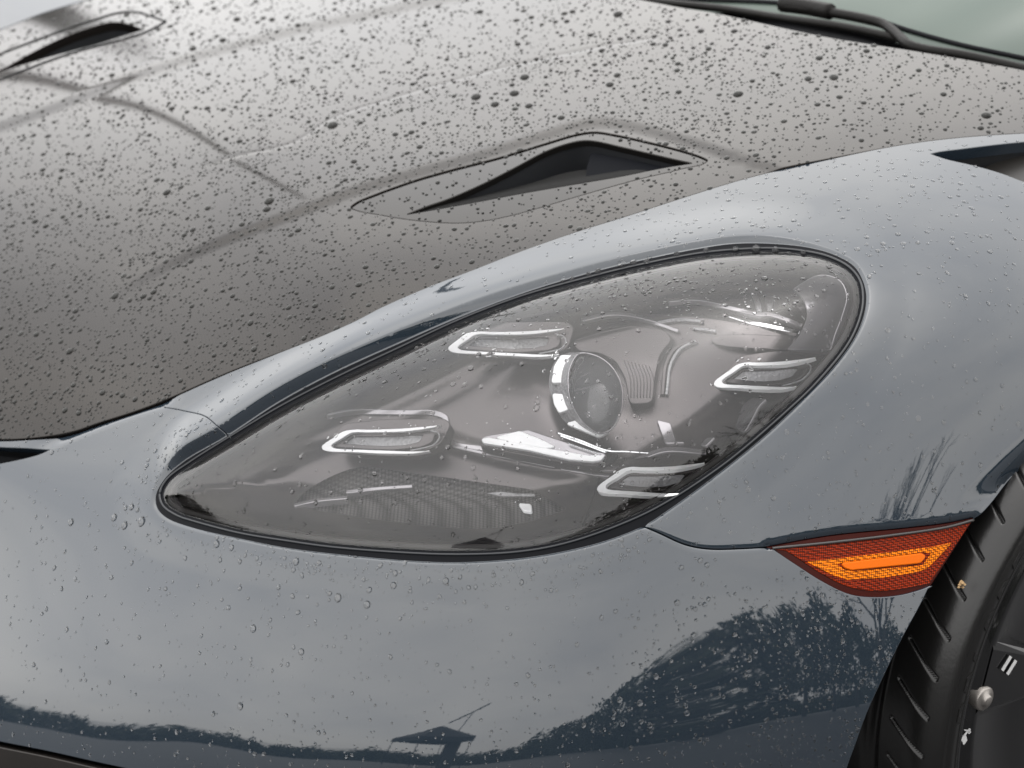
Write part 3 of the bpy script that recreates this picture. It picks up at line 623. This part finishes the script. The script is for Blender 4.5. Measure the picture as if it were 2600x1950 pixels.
region('light_bar', rounded(Z9([(1085,385),(1130,380),(1580,325),(1600,340),(1570,375),(1140,418),(1100,405)]), 5), [], lambda u, v: P0(u, v)-N0(u, v)*.0012, M_bar, mk, 8, flange=.002)
tl = curve(Z9([(645,287),(1000,252),(1400,206),(1740,156),(1905,112)]), 6); tube('marker_trim', P0(tl[:, 0], tl[:, 1])-N0(tl[:, 0], tl[:, 1])*.002, .0013, M_border, mk, 6)

# ------------------------------------------------------------------ wheel
WR = .314; WC = O+F*(-.56)+L*.25; WC[2] = .335; st = math.radians(-8)
H = F*math.cos(st)-L*math.sin(st); AX = L*math.cos(st)+F*math.sin(st)
wheel = bpy.data.objects.new('wheel', None); COL.objects.link(wheel); wheel.parent = car; wheel.location = WC-BASE
def wheel_mesh(name, V, Fc, m, smooth=True):
    ob = new_mesh(name, np.asarray(V)-WC, Fc, m, wheel, shift=False, smooth=smooth); return ob
a_s = np.r_[np.linspace(-.245, -.06, 26), np.linspace(-.058, -.002, 48), np.linspace(0, .004, 6)]
prof = []
for a in np.linspace(-.245, -.235, 4): prof.append((a, .300+.020*(a+.245)/.01))
for a in np.linspace(-.232, -.062, 44): prof.append((a, .324))
for a in np.linspace(-.060, -.004, 50): prof.append((a, .3245-.010*max(0, (a+.035)/.031)**2.2))
prof += [(-.001, .3125), (.0005, .3105), (.0015, .309), (.0005, .3075), (.0015, .3055), (.0035, .303), (.0035, .297), (.0005, .2955), (.0025, .2935), (.002, .2915), (-.003, .2895), (-.010, .2875)]
prof = np.array(prof)
angs = np.r_[np.arange(-10, 105, .22), np.arange(105, 350, 6.)]
V = []; 
for t in np.radians(angs):
    d = math.cos(t)*H+math.sin(t)*U
    aa = prof[:, 0]; rr = prof[:, 1].copy()
    tread = rr > .311
    ph = (np.degrees(t)+ (aa+.03)*120) % 6.9       # slanting sipes
    g = np.exp(-((ph-3.4)/.22)**2)*((aa > -.052) & (aa < -.014)); rr = rr-.006*g*tread
    for gc, gw in ((-.072, .006), (-.125, .007), (-.178, .007)): rr = rr-.007*np.exp(-((aa-gc)/gw)**4)
    pass
    V += list(WC+AX*aa[:, None]+d*(rr*.968)[:, None])
m_ = len(prof); k_ = len(angs); Fc = []
for i in range(k_):
    j = (i+1) % k_
    for q in range(m_-1): Fc.append((i*m_+q, j*m_+q, j*m_+q+1, i*m_+q+1))
wheel_mesh('tyre', V, Fc, M_rubber)
def lathe_w(name, pr, m, angs_):
    V = []; Fc = []; k = len(pr)
    for t in angs_:
        d = math.cos(t)*H+math.sin(t)*U
        for a, r in pr: V.append(WC+AX*a+d*r*.968)
    n = len(angs_)
    for i in range(n):
        j = (i+1) % n
        for q in range(k-1): Fc.append((i*k+q, j*k+q, j*k+q+1, i*k+q+1))
    return wheel_mesh(name, V, Fc, m)
rim = lathe_w('rim', [(-.010,.2885),(-.004,.286),(-.003,.282),(-.006,.279),(-.014,.275),(-.022,.272),(-.022,.262),(-.012,.259),(-.011,.252),(-.024,.225),(-.020,.19),(-.016,.12),(-.014,.06),(-.014,0.001)], M_rim, np.radians(np.arange(0, 360, 2.5)))
# sidewall lettering blocks (worn raised bars)
for k in range(26):
    t0 = math.radians(8+k*2.9); w = math.radians(1.2); d0 = math.cos(t0)*H+math.sin(t0)*U; d1 = math.cos(t0+w)*H+math.sin(t0+w)*U; a0 = .0045
    if k % 7 == 5: continue
    e = math.radians(-1.1) if k % 2 else math.radians(.6)
    d2 = math.cos(t0+w+e)*H+math.sin(t0+w+e)*U; d3 = math.cos(t0+e)*H+math.sin(t0+e)*U
    Vb = [WC+AX*a0+d0*.288, WC+AX*a0+d1*.288, WC+AX*a0+d2*.2928, WC+AX*a0+d3*.2928]; Vb += [q-AX*.0025 for q in Vb]
    wheel_mesh('sidewall_block', Vb, [(0,1,2,3),(0,1,5,4),(1,2,6,5),(2,3,7,6),(3,0,4,7)], M_rubber, smooth=False)
def on_wheel(u, v, a):
    r = ray(u, v); c = WC+AX*a; t = ((c-CAM)@AX)/(r@AX); return CAM+t*r
bc = on_wheel(2500, 1775, -.008)
t_b = math.atan2((bc-WC)@U, (bc-WC)@H)
def wheel_pt(r, t, a, w): d = math.cos(t)*H+math.sin(t)*U; e = -math.sin(t)*H+math.cos(t)*U; return WC+AX*a+d*r+e*w
for k in range(5):
    t = t_b+math.radians(4)+k*2*math.pi/5; V = []; st_ = [(.03, .026, -.006), (.10, .018, -.002), (.18, .022, -.006), (.245, .037, -.010)]
    for r, w, a in st_:
        V += [wheel_pt(r, t, a-.030, -w), wheel_pt(r, t, a-.003, -w), wheel_pt(r, t, a, -w*.8), wheel_pt(r, t, a, w*.8), wheel_pt(r, t, a-.003, w), wheel_pt(r, t, a-.030, w)]
    Fc = [(i*6+j, i*6+j+1, i*6+j+7, i*6+j+6) for i in range(3) for j in range(5)]
    wheel_mesh('spoke', V, Fc, M_rim, smooth=False)
def disc(name, c, ax, r, h, m, seg=24, prof_=None):
    x = np.cross(ax, U); x /= np.linalg.norm(x); y = np.cross(ax, x); V = []; pr = prof_ or [(0, r), (h*.8, r), (h, r*.85), (h, 0.0001)]
    for a, rr in pr:
        for i in range(seg):
            t = 2*math.pi*i/seg; V.append(c+ax*a+rr*(math.cos(t)*x+math.sin(t)*y))
    Fc = [(p*seg+i, p*seg+(i+1) % seg, (p+1)*seg+(i+1) % seg, (p+1)*seg+i) for p in range(len(pr)-1) for i in range(seg)]
    return wheel_mesh(name, V, Fc, m, smooth=True)
disc('wheel_bolt', bc-AX*.012, AX, .011, .014, M_steel, 28, [(0, .0115), (.012, .0115), (.0135, .0100), (.0135, .0055), (.0165, .0050), (.0175, .0035), (.0175, .0001)])
def flat_on_wheel(name, pts, a, m):
    A = [on_wheel(x, y, a) for x, y in pts]; V = A+[q-AX*.0006 for q in A]; n = len(pts)
    return wheel_mesh(name, V, [tuple(range(n))]+[(i, (i+1) % n, n+(i+1) % n, n+i) for i in range(n)], m, smooth=False)
for (x, y) in ((2543, 1701), (2556, 1711)):
    flat_on_wheel('white_print', [(x, y), (x+22, y-36), (x+27, y-32), (x+5, y+4)], -.006, M_mark)
for pts in ([(2441,1878),(2446,1868),(2452,1886),(2447,1892)], [(2446,1868),(2453,1867),(2456,1880),(2452,1886)], [(2448,1866),(2462,1850),(2464,1853),(2450,1869)], [(2450,1852),(2466,1858),(2465,1861),(2449,1855)], [(2461,1850),(2465,1851),(2462,1864),(2459,1863)]):
    flat_on_wheel('white_print', pts, -.006, M_mark)
mq = [on_wheel(2442, 1478, .0)+AX*.001+np.array(rng.normal(size=3))*.0018 for _ in range(14)]
Vm = []; Fm = []
for q in mq:
    b = len(Vm); Vm += [q+np.array(e)*.0016 for e in ((1,0,0),(-1,0,0),(0,1,0),(0,-1,0),(0,0,1),(0,0,-1))]; Fm += [(b+i, b+j, b+k) for i in (0, 1) for j in (2, 3) for k in (4, 5)]
wheel_mesh('dried_mud', Vm, Fm, mat('dried_mud', (.30, .20, .10), rough=.9), smooth=False)
# arch liner
al = []
Fc = []
aa_ = np.radians(np.arange(-30, 215, 5)); pr = [(-.075, .350), (-.12, .365), (-.32, .365), (-.33, .20), (-.33, .001)]
for t in aa_:
    d = math.cos(t)*F+math.sin(t)*U
    for a, r in pr: al.append(WC+L*(a-.0)+d*r)
for i in range(len(aa_)-1):
    for q in range(len(pr)-1): Fc.append((i*5+q, (i+1)*5+q, (i+1)*5+q+1, i*5+q+1))
new_mesh('arch_liner', al, Fc, M_void, car)

# ------------------------------------------------------------------ windscreen, cowl and wiper
ce = curve([(1400,-110),(1500,-60),(1582,-8),(1700,20),(1822,41),(1985,75),(2107,98),(2310,128),(2600,179),(2850,235)], 20)
E3 = P0(ce[:, 0], ce[:, 1])
Bk = -F
def at_r(pts, d): p = np.array(pts); return CAM+(rng_(p[:, 0], np.maximum(p[:, 1], -100))+d)[:, None]*ray(p[:, 0], p[:, 1])
gl = curve([(1400,-60),(1560,-25),(1700,-4),(1985,10),(2130,32),(2229,54),(2302,78),(2432,114),(2600,150),(2850,205)], 20)
G3 = at_r(gl, .055); V = []; Fc = []; n = len(G3)
rowsg = [(-.012, -.012), (0, 0), (.10, .045), (.25, .115), (.45, .20), (.75, .32)]
for a, z in rowsg: V += list(G3+Bk*a+U*z)
for r in range(len(rowsg)-1):
    for i in range(n-1): Fc.append((r*n+i, r*n+i+1, (r+1)*n+i+1, (r+1)*n+i))
new_mesh('windscreen', V, Fc, M_screen, car)
tube('screen_edge', G3+U*.001, .0028, M_void, car, 6)
m_ = 60
def resamp(A, m):
    s_ = np.r_[0, np.cumsum(np.linalg.norm(np.diff(A, axis=0), axis=1))]; t = np.linspace(0, s_[-1], m); return np.stack([np.interp(t, s_, A[:, q]) for q in range(3)], 1)
ea = resamp(E3, m_); ga = resamp(G3, m_); V = []; Fc = []
for w_, z_ in ((0, -.003), (0, -.03), (.5, -.03), (1, -.02), (1, .002)): V += list(ea*(1-w_)+ga*w_+U*z_)
for r in range(4):
    for i in range(m_-1): Fc.append((r*m_+i, r*m_+i+1, (r+1)*m_+i+1, (r+1)*m_+i))
new_mesh('cowl_panel', V, Fc, M_void, car, smooth=False)
wip = bpy.data.objects.new('wiper', None); COL.objects.link(wip); wip.parent = car
q = curve([(1540,-14),(1640,2),(1700,8),(1850,24),(2000,48),(2150,70),(2290,100)], 10); tube('wiper_blade', at_r(q, .03), .0045, M_wiper, wip, 8)
q = curve([(1985,14),(2100,30),(2205,50),(2245,62),(2275,85),(2305,112),(2340,124),(2450,142),(2600,176),(2760,215)], 8); tube('wiper_arm', at_r(q, .012), .0055, M_wiper, wip, 8)
q = curve([(1985,10),(2050,18),(2110,30)], 8); tube('wiper_clip', at_r(q, .010), .009, M_wiper, wip, 8)
q = curve([(1540,-26),(1700,-4),(1950,10),(2240,52),(2310,82),(2450,118),(2600,152),(2750,190)], 10); pass

# ------------------------------------------------------------------ surroundings (mirrored in the bodywork)
def tag(o, label=None, cat=None, group=None, kind=None):
    if label: o['label'] = label
    if cat: o['category'] = cat
    if group: o['group'] = group
    if kind: o['kind'] = kind
M_ground = mat('wet_asphalt', (.045, .045, .047), rough=.55); add_noise_color(M_ground, (.018, .018, .020), (.035, .035, .037), 3)
g = new_mesh('ground', [(-400,-400,0),(400,-400,0),(400,400,0),(-400,400,0)], [(0,1,2,3)], M_ground, shift=False, smooth=False); tag(g, kind='structure')

def far(az, d): a = math.radians(az); return np.array([math.sin(a)*d, -math.cos(a)*d, 0.0])     # azimuth from -Y towards +X
M_bark = mat('bark', (.045, .040, .034), rough=.9); M_leaf = mat('foliage', (.030, .040, .020), rough=.8)
M_tent = mat('tent_canvas', (.012, .014, .020), rough=.7)
def leaves(c, rx, rz, n, size):
    q = rng.normal(size=(n, 3)); q /= np.linalg.norm(q, axis=1, keepdims=True); rad = rng.uniform(.45, 1.0, n)**.6
    lump = 1+.22*np.sin(q[:, 0]*5+c[0])*np.cos(q[:, 1]*4+c[1])+.15*np.sin(q[:, 2]*7)
    p = c+q*(rad*lump)[:, None]*np.array([rx, rx, rz]); V = []; Fc = []
    for k in range(n):
        e = rng.normal(size=(2, 3)); e /= np.linalg.norm(e, axis=1, keepdims=True); s_ = size*rng.uniform(.5, 1.2)
        V += [p[k], p[k]+e[0]*s_, p[k]+e[1]*s_]; Fc.append((3*k, 3*k+1, 3*k+2))
    return V, Fc
def leafy_tree(pos, h, rx, label):
    t = bpy.data.objects.new('leafy_tree', None); COL.objects.link(t); t.location = pos; tag(t, label, 'tree', 'trees beyond the parking area')
    tube('trunk', [(0, 0, 0), (.05, .02, h*.3), (0, .1, h*.6)], [.28, .2, .1], M_bark, t, 7, shift=False)
    V, Fc = leaves(np.array([0, 0, h*.62]), rx, h*.40, 2600, .55); new_mesh('crown', V, Fc, M_leaf, t, shift=False, smooth=False)
def bare_tree(pos, h, label):
    V = []; Fc = []
    def limb(p, d, ln, r, lev):
        q = p+d*ln; b = len(V); x = np.cross(d, [.3, .2, 1.]); x /= np.linalg.norm(x); y = np.cross(d, x)
        for (c, rr) in ((p, r), (q, r*.62)):
            for k in range(5): a = 2*math.pi*k/5; V.append(c+rr*(math.cos(a)*x+math.sin(a)*y))
        for k in range(5): Fc.append((b+k, b+(k+1) % 5, b+5+(k+1) % 5, b+5+k))
        if lev < 6:
            for _ in range(3 if lev < 4 else 2):
                e = d+rng.normal(size=3)*.42+np.array([0, 0, .12]); e /= np.linalg.norm(e); limb(q, e, ln*rng.uniform(.6, .82), r*.6, lev+1)
    limb(np.zeros(3), np.array([0, 0, 1.]), h*.26, h*.02, 0)
    o = new_mesh('bare_tree', V, Fc, M_bark, None, shift=False, smooth=False); o.location = pos; tag(o, label, 'tree', 'trees beyond the parking area')
for q_, (az, d, h, rx) in enumerate([(2, 34, 9.5, 4.0), (9, 30, 10.5, 4.2), (17, 27, 11, 4.0), (25, 25, 11.5, 3.6), (33, 24, 10, 3.4), (-6, 44, 8.0, 4.0), (-13, 50, 7.0, 4.2), (44, 30, 9, 4.0), (56, 34, 9, 4.2)]):
    leafy_tree(far(az, d), h, rx, 'leafy tree mirrored in the bumper, %s from the horizon gap' % ['third', 'fourth', 'fifth', 'sixth', 'seventh', 'second', 'first', 'eighth', 'ninth'][q_])
bare_tree(far(45, 15), 12.5, 'bare tree whose thin branches are mirrored faintly in the front wing')
V = []; Fc = []
for k in range(240):
    az = -180+k*1.5; c = far(az, 66+6*math.sin(k*1.7)); hh = (1.2 if abs(az) > 115 else 3.1+.4*math.sin(k*.9) if az < -20 else 5.6+1.0*math.sin(k*.9))+rng.uniform(-.4, .4)
    v_, f_ = leaves(c+np.array([0, 0, hh*.5]), 1.9, hh*.6, 240, .8); b = len(V); V += v_; Fc += [tuple(b+i for i in f) for f in f_]
    V += [c+np.array([-1.6, 0, 0]), c+np.array([1.6, 0, 0]), c+np.array([1.6, .3, hh*.8]), c+np.array([-1.6, .3, hh*.8])]; Fc.append((len(V)-4, len(V)-3, len(V)-2, len(V)-1))
tl_ = new_mesh('distant_treeline', V, Fc, M_leaf, None, shift=False, smooth=False); tag(tl_, 'low dark wood along the horizon', kind='stuff')
leafy_tree(far(-164.5, 24), 5.1, .45, 'narrow dark tree far behind the car that shows mirrored near the far bonnet duct')
lp = bpy.data.objects.new('lamp_post', None); COL.objects.link(lp); lp.location = far(-162.3, 17); tag(lp, 'tall thin lamp post whose wavy reflection crosses the hood', 'lamp post')
M_post = mat('post_brown', (.05, .042, .035), rough=.6)
tube('post', [(0, 0, 0), (0, 0, 8.6)], [.09, .06], M_post, lp, 8, shift=False)
# canopy put in place of an umbrella, and flagpole, seen only as reflections
tent = bpy.data.objects.new('canopy_stand_in', None); COL.objects.link(tent); tent.location = far(-37, 20); tent.rotation_euler = (0, 0, .5); tag(tent, 'dark canopy standing in for an umbrella mirrored in the bumper', 'tent')
w = 1.6
new_mesh('canopy', [(-w,-w,2.7),(w,-w,2.7),(w,w,2.7),(-w,w,2.7),(-.25,0,3.75),(.25,0,3.75),(-w,-w,2.35),(w,-w,2.35),(w,w,2.35),(-w,w,2.35)], [(0,1,5,4),(1,2,5),(2,3,4,5),(3,0,4),(0,1,7,6),(1,2,8,7),(2,3,9,8),(3,0,6,9)], M_tent, tent, shift=False, smooth=False)
for sx in (-1, 1):
    for sy in (-1, 1): tube('leg', [(sx*w*.96, sy*w*.96, 0), (sx*w*.96, sy*w*.96, 2.6)], .03, M_tent, tent, 6, shift=False)
new_mesh('side_wall', [(-w*.6,-w*.9,0),(w*.5,-w*.9,0),(w*.5,-w*.9,2.6),(-w*.6,-w*.9,2.6)], [(0,1,2,3)], M_tent, tent, shift=False, smooth=False)
fp = bpy.data.objects.new('signal_mast', None); COL.objects.link(fp); fp.location = far(-34.5, 20.5); tag(fp, 'thin leaning mast with a slanted crossbar mirrored in the bumper', 'mast')
tube('mast', [(0, 0, 0), (.15, 0, 2.4), (.55, 0, 4.6)], [.04, .035, .03], M_tent, fp, 6, shift=False)
tube('crossbar', [(-.6, 0, 4.1), (1.3, 0, 5.1)], .05, M_tent, fp, 6, shift=False)

# ------------------------------------------------------------------ rain
def drop_mesh(seg, rings, tmax=82):
    V = [(0, 0, 1.0)]; Fc = []
    for r in range(1, rings+1):
        t = math.radians(tmax)*(r/rings)**.9; z = (math.cos(t)-math.cos(math.radians(tmax)))/(1-math.cos(math.radians(tmax))); rr = math.sin(t)/math.sin(math.radians(tmax))
        for k in range(seg): a = 2*math.pi*k/seg; V.append((rr*math.cos(a), rr*math.sin(a), z))
    for k in range(seg): Fc.append((0, 1+k, 1+(k+1) % seg))
    for r in range(rings-1):
        for k in range(seg):
            a = 1+r*seg+k; b = 1+r*seg+(k+1) % seg; Fc.append((a, a+seg, b+seg)); Fc.append((a, b+seg, b))
    return np.array(V), Fc
grid = {}
def free(u, v, r):
    k = (int(u//30), int(v//30))
    for a in (-1, 0, 1):
        for b in (-1, 0, 1):
            for (x, y, q) in grid.get((k[0]+a, k[1]+b), ()):
                if (x-u)**2+((y-v)*1.5)**2 < ((r+q)*.95)**2: return False
    grid.setdefault(k, []).append((u, v, r)); return True
drops = []       # (u, v, radius px, height ratio, surface, where)
def scatter(n, poly, holes, med, sig, rmax, S, where, dens=None, hr=.5):
    lo = poly.min(0); hi = poly.max(0); lo = np.maximum(lo, [-60, -30]); hi = np.minimum(hi, [2660, 2010]); got = 0; tries = 0
    while got < n and tries < 12:
        tries += 1; m = 6000; x = rng.uniform(lo[0], hi[0], m); y = rng.uniform(lo[1], hi[1], m); ok = inside(x, y, poly)
        for h in holes: ok &= ~inside(x, y, h)
        if dens is not None: ok &= rng.uniform(0, 1, m) < dens(x, y)
        R = np.minimum(np.exp(rng.normal(math.log(med), sig, m)), rmax)
        for a, b, r in zip(x[ok], y[ok], R[ok]):
            if got >= n: break
            if free(a, b, r): drops.append((a, b, r, hr*rng.uniform(.75, 1.15)*(1-.25*r/rmax), S, where)); got += 1
def blot(x, y):      # uneven wetting
    return .55+.45*np.sin(x*.013+2*np.sin(y*.017))*np.cos(y*.021+1.5*np.sin(x*.009))
def d_hood(x, y):
    g = .30+.42*blot(x, y)
    g = g*(1-.55*sm((x-1700)/500)*sm((y-150)/120))*(1-.45*sm((side(x, y, ridge1)*-1)/40)*sm((x-700)/300))
    for pl, w, k in ((film+np.array([0, 14]), 26, .6), (ridge1+np.array([0, -24]), 26, .35)):
        g = g+k*np.exp(-(dist(x, y, pl)/w)**2)
    return np.clip(g, 0, 1)
hand = [(846,324,15),(1046,342,9),(1210,252,14),(1258,271,12),(1307,243,13),(1333,202,13),(1344,275,11),(1426,305,10),(1570,42,13),(1568,197,10),(1549,221,11),(1875,245,13),(2052,203,11),(2117,198,13),(2504,293,13),(2490,325,9),(2187,357,8),(1966,402,7),(425,491,11),(357,533,8),(686,516,14),(680,537,11),(617,575,9),(900,416,9),(1067,379,9),(604,59,10),(693,60,9),(568,112,10),(492,132,10),(1724,240,9),(2097,182,7),(1911,211,8),(1722,168,8),(292,751,11),(390,741,9),(364,752,9),(177,892,10),(733,781,8),(636,820,9),(260,997,9),(311,1004,8),(343,1014,8),(928,678,8),(1198,665,8),(911,723,9),(470,600,8),(505,640,7),(116,574,8),(200,1049,8),(92,849,8),(1500,95,8),(1440,60,8),(1350,50,8),(1800,130,9),(1950,125,9),(2080,150,10),(2200,130,9),(1690,120,9),(1780,85,9),(1865,85,9)]
for a, b, r in hand:
    if free(a, b, r): drops.append((a, b, r, .42, S_hood, 'hood'))
hp = hood_outer
scatter(11500, hp, [naca, farduct], 2.75, .50, 9.0, S_hood, 'hood', d_hood, .5)
scatter(150, naca, [naca_hole], 2.8, .4, 6, lambda u, v: S_hood(u, v)-N0(u, v)*.0006, 'hood')
# painted wing, bumper
scatter(620, fender_outer, [vent], 3.6, .42, 8, S_paint, 'fender', lambda x, y: np.where(y < 640, .9, .12)*np.where(x < 1200, .75, 1.), .2)
scatter(520, fender_outer, [vent], 2.5, .45, 7, S_paint, 'fender', lambda x, y: np.where(y > 640, .8, .05), .42)
hand2 = [(180,1326,10),(290,1314,10),(317,1334,11),(362,1325,13),(336,1288,9),(320,1290,7),(156,1495,7),(271,1630,7),(553,1383,10),(591,1392,8),(609,1494,6),(643,1596,10),(754,1427,10),(765,1655,9),(610,1793,10),(858,1518,11),(932,1535,10),(938,1498,8),(1000,1487,9),(1005,1456,8),(1133,1476,9),(1170,1466,6),(1255,1461,6),(1325,1479,7),(1385,1424,7),(1191,1492,6),(1666,1718,8),(1574,1777,8),(1625,1785,9),(1730,1441,7),(1719,1530,8),(1650,1842,8),(1580,1839,7),(1866,1612,7),(1918,1654,7),(1744,1811,8),(2140,1628,7),(1442,1942,7),(1527,1568,6),(1563,1552,6)]
for a, b, r in hand2:
    if free(a, b, r): drops.append((a, b, r, .40, S_paint, 'bumper'))
scatter(1300, bumper_outer, [slot], 2.3, .5, 7, S_paint, 'bumper', lambda x, y: .25+.5*(x < 1500)+.1*blot(x, y), .42)
scatter(330, bumper_outer, [slot], 2.8, .5, 7, S_paint, 'bumper', lambda x, y: np.exp(-((dist(x, y, OPlower)-35)/35)**2), .42)
scatter(750, bumper_outer, [slot], 2.5, .45, 6.5, S_paint, 'bumper', lambda x, y: sm((x-1500)/350)*sm((y-1430)/120)*np.where(blot(x*1.6, y) > .45, .9, .25), .5)
scatter(150, bumper_outer, [slot], 2.8, .4, 6, S_paint, 'bumper', lambda x, y: (y > 1850)*1.0, .5)
for x0, y0, n in [(1640,1640,14),(1658,1590,10),(1505,1755,7),(1060,1885,6),(1098,1885,6),(1260,1880,8),(1375,1870,5),(2000,1520,16),(2140,1500,14),(1980,1560,14),(2080,1470,16),(1985,1450,10)]:
    y = y0
    for k in range(n):
        y += rng.uniform(9, 24); x = x0+rng.normal()*1.5; r = rng.uniform(1.4, 3.2)
        if y < 1960 and inside(np.array([x]), np.array([y]), bumper_outer)[0] and free(x, y, r): drops.append((x, y, r, .5, S_paint, 'bumper'))
# headlight lens
hand3 = [(1969,636,10),(1920,634,12),(1868,636,9),(1793,640,8),(2003,643,7),(2040,643,8),(1719,650,8),(1643,668,8),(1609,672,9),(1580,676,12),(1520,694,9),(1496,701,7),(1432,716,7),(1454,712,6),(2104,686,8),(1943,733,9),(1640,768,7),(1230,925,8),(1212,960,8),(1258,926,9),(1168,1000,7),(1198,1000,7),(1377,1058,9),(1380,1044,7),(1300,1055,6),(1155,1155,7),(1245,1170,6),(1140,1180,6),(970,1218,7),(932,1257,7),(930,1285,7),(1018,1287,7),(817,1285,7),(858,1262,6),(780,1335,6),(1155,1360,6),(1095,1233,6),(1152,1243,6),(1050,1228,6),(1075,1260,6)]
for a, b, r in hand3:
    if free(a, b, r): drops.append((a, b, r, .5, S_lens, 'headlight'))
scatter(900, offset_loop(LN, -6), [], 2.6, .48, 7, S_lens, 'headlight', lambda x, y: .35+.5*blot(x*1.3, y*1.2)*(1-.6*sm((x-1650)/200)*sm((y-900)/100)), .5)
scatter(450, offset_loop(LN, -6), [], 2.8, .45, 6, S_lens, 'headlight', lambda x, y: np.exp(-(np.abs(y-np.interp(x, [700, 1100, 1500, 2000], [1010, 820, 740, 760]))/70)**2), .5)
uu = np.array([d[0] for d in drops]); vv_ = np.array([d[1] for d in drops]); rr_ = np.array([d[2] for d in drops])
order = np.argsort(-rr_); big = set(order[:300].tolist())
hiV, hiF = drop_mesh(18, 6); loV, loF = drop_mesh(9, 3); midV, midF = drop_mesh(12, 4)
me_big = bpy.data.meshes.new('raindrop'); me_big.from_pydata(hiV.tolist(), [], hiF); me_big.polygons.foreach_set('use_smooth', [True]*len(me_big.polygons)); me_big.materials.append(M_water)
me_big_dark = me_big.copy(); me_big_dark.materials.clear(); me_big_dark.materials.append(M_water_dark)
names = {'hood': ('dark hood', 'raindrops on the hood'), 'fender': ('front wing', 'raindrops on the front wing'), 'bumper': ('grey bumper', 'raindrops on the bumper'), 'headlight': ('headlight lens', 'raindrops on the headlight')}
marks = [('bonnet duct front tip', 888, 527), ('bonnet duct rear corner', 1799, 407), ('bonnet duct peak', 1509, 333), ('far bonnet duct', 366, 80), ('hood film corner', 517, 427), ('wiper arm bend', 2275, 85), ('wiper blade clip', 2050, 30), ('wing vent tip', 2359, 390),
         ('headlight front tip', 400, 1260), ('front panel seam', 500, 1055), ('bumper slot', 90, 1145), ('headlight rear curve', 2199, 754), ('headlight top edge', 1863, 615), ('amber marker front corner', 1950, 1389), ('amber marker lower edge', 2217, 1519), ('headlight bottom edge', 1100, 1427),
         ('lamp projector', 1513, 1000), ('upper left light blade', 1250, 865), ('lower left light blade', 960, 1120), ('wheel arch edge', 2200, 1808), ('side panel seam', 1741, 1383), ('hood front edge', 200, 1090), ('left photo border', 0, 700), ('bumper lower lip', 240, 1932), ('hood front slope', 700, 760), ('hood middle', 1050, 200), ('hood rear edge', 1600, 20)]
def ordinal(k):
    one = ['', 'first', 'second', 'third', 'fourth', 'fifth', 'sixth', 'seventh', 'eighth', 'ninth', 'tenth', 'eleventh', 'twelfth', 'thirteenth', 'fourteenth', 'fifteenth', 'sixteenth', 'seventeenth', 'eighteenth', 'nineteenth']
    if k < 20: return one[k]
    t = ['twentieth', 'thirtieth', 'fortieth'][k//10-2]; return t if k % 10 == 0 else t.replace('ieth', 'y')+'-'+one[k % 10]
slots = {}
for i in big:
    dm = [((uu[i]-m[1])**2+(vv_[i]-m[2])**2, m) for m in marks]; q, m = min(dm, key=lambda z: z[0])
    dx, dy = uu[i]-m[1], vv_[i]-m[2]; dr = ('right of' if dx > 0 else 'left of') if abs(dx) > abs(dy) else ('below' if dy > 0 else 'above')
    slots.setdefault((drops[i][5], dr, m[0]), []).append((q, i))
lbl = {}
for (w_, dr, m), ls in slots.items():
    for k, (q, i) in enumerate(sorted(ls)): lbl[i] = 'large raindrop on the %s, %s nearest %s the %s' % (names[w_][0], ordinal(k+1), dr, m)
SV = []; SF = []; SM = []; off = 0
surfs = {}
for i, d in enumerate(drops): surfs.setdefault(id(d[4]), []).append(i)
for ids in surfs.values():
    S = drops[ids[0]][4]; u = uu[ids]; v = vv_[ids]; Pp = S(u, v); Nn = nrm_of(S, u, v); dep = rng_(u, v)
    for k, i in enumerate(ids):
        n = Nn[k]; r = rr_[i]*dep[k]/FPX; h = r*drops[i][3]*2*(.62 if drops[i][5] != 'hood' else .80)
        g_ = np.array([0, 0, -1.])-n*(-n[2]); gl_ = np.linalg.norm(g_); steep = min(1, gl_)
        a = g_/gl_ if gl_ > .05 else np.cross(n, [1., 0, 0]); a /= np.linalg.norm(a); th = rng.uniform(-.5, .5) if steep > .5 else rng.uniform(0, 3.14)
        b = np.cross(n, a); a, b = a*math.cos(th)+b*math.sin(th), b*math.cos(th)-a*math.sin(th)
        el = 1+rng.uniform(0, .12); ra, rb = r*el, r/el
        # a drop's outline turned to the viewer keeps its traced width
        M = np.stack([a*ra, b*rb, n*h], 1); p = Pp[k]-n*r*.03
        if i in big:
            o = bpy.data.objects.new('raindrop', me_big_dark if drops[i][5] == 'hood' else me_big); COL.objects.link(o)
            mm = Matrix([[*M[q], p[q]] for q in range(3)]+[[0, 0, 0, 1]]); o.matrix_world = mm
            tag(o, lbl[i], 'raindrop', names[drops[i][5]][1])
        else:
            mv, mf = (midV, midF) if rr_[i] > 4 else (loV, loF)
            wob = 1+.10*np.sin(2*np.arctan2(mv[:, 1], mv[:, 0])+rng.uniform(0, 6))+.07*np.sin(3*np.arctan2(mv[:, 1], mv[:, 0])+rng.uniform(0, 6))
            q = mv.copy(); q[:, :2] *= wob[:, None]
            SV.append(q@M.T+p); SF.append(np.array(mf)+off); off += len(mv); SM += [1 if drops[i][5] == 'hood' else 0]*len(mf)
sdv = np.vstack(SV); sdf = np.vstack(SF)
sd_ = new_mesh('fine_raindrops', sdv, sdf.tolist(), M_water, None, shift=False); sd_.data.materials.append(M_water_dark); sd_.data.polygons.foreach_set('material_index', SM); tag(sd_, 'fine rain beads scattered over hood, wing, bumper and headlight', kind='stuff')
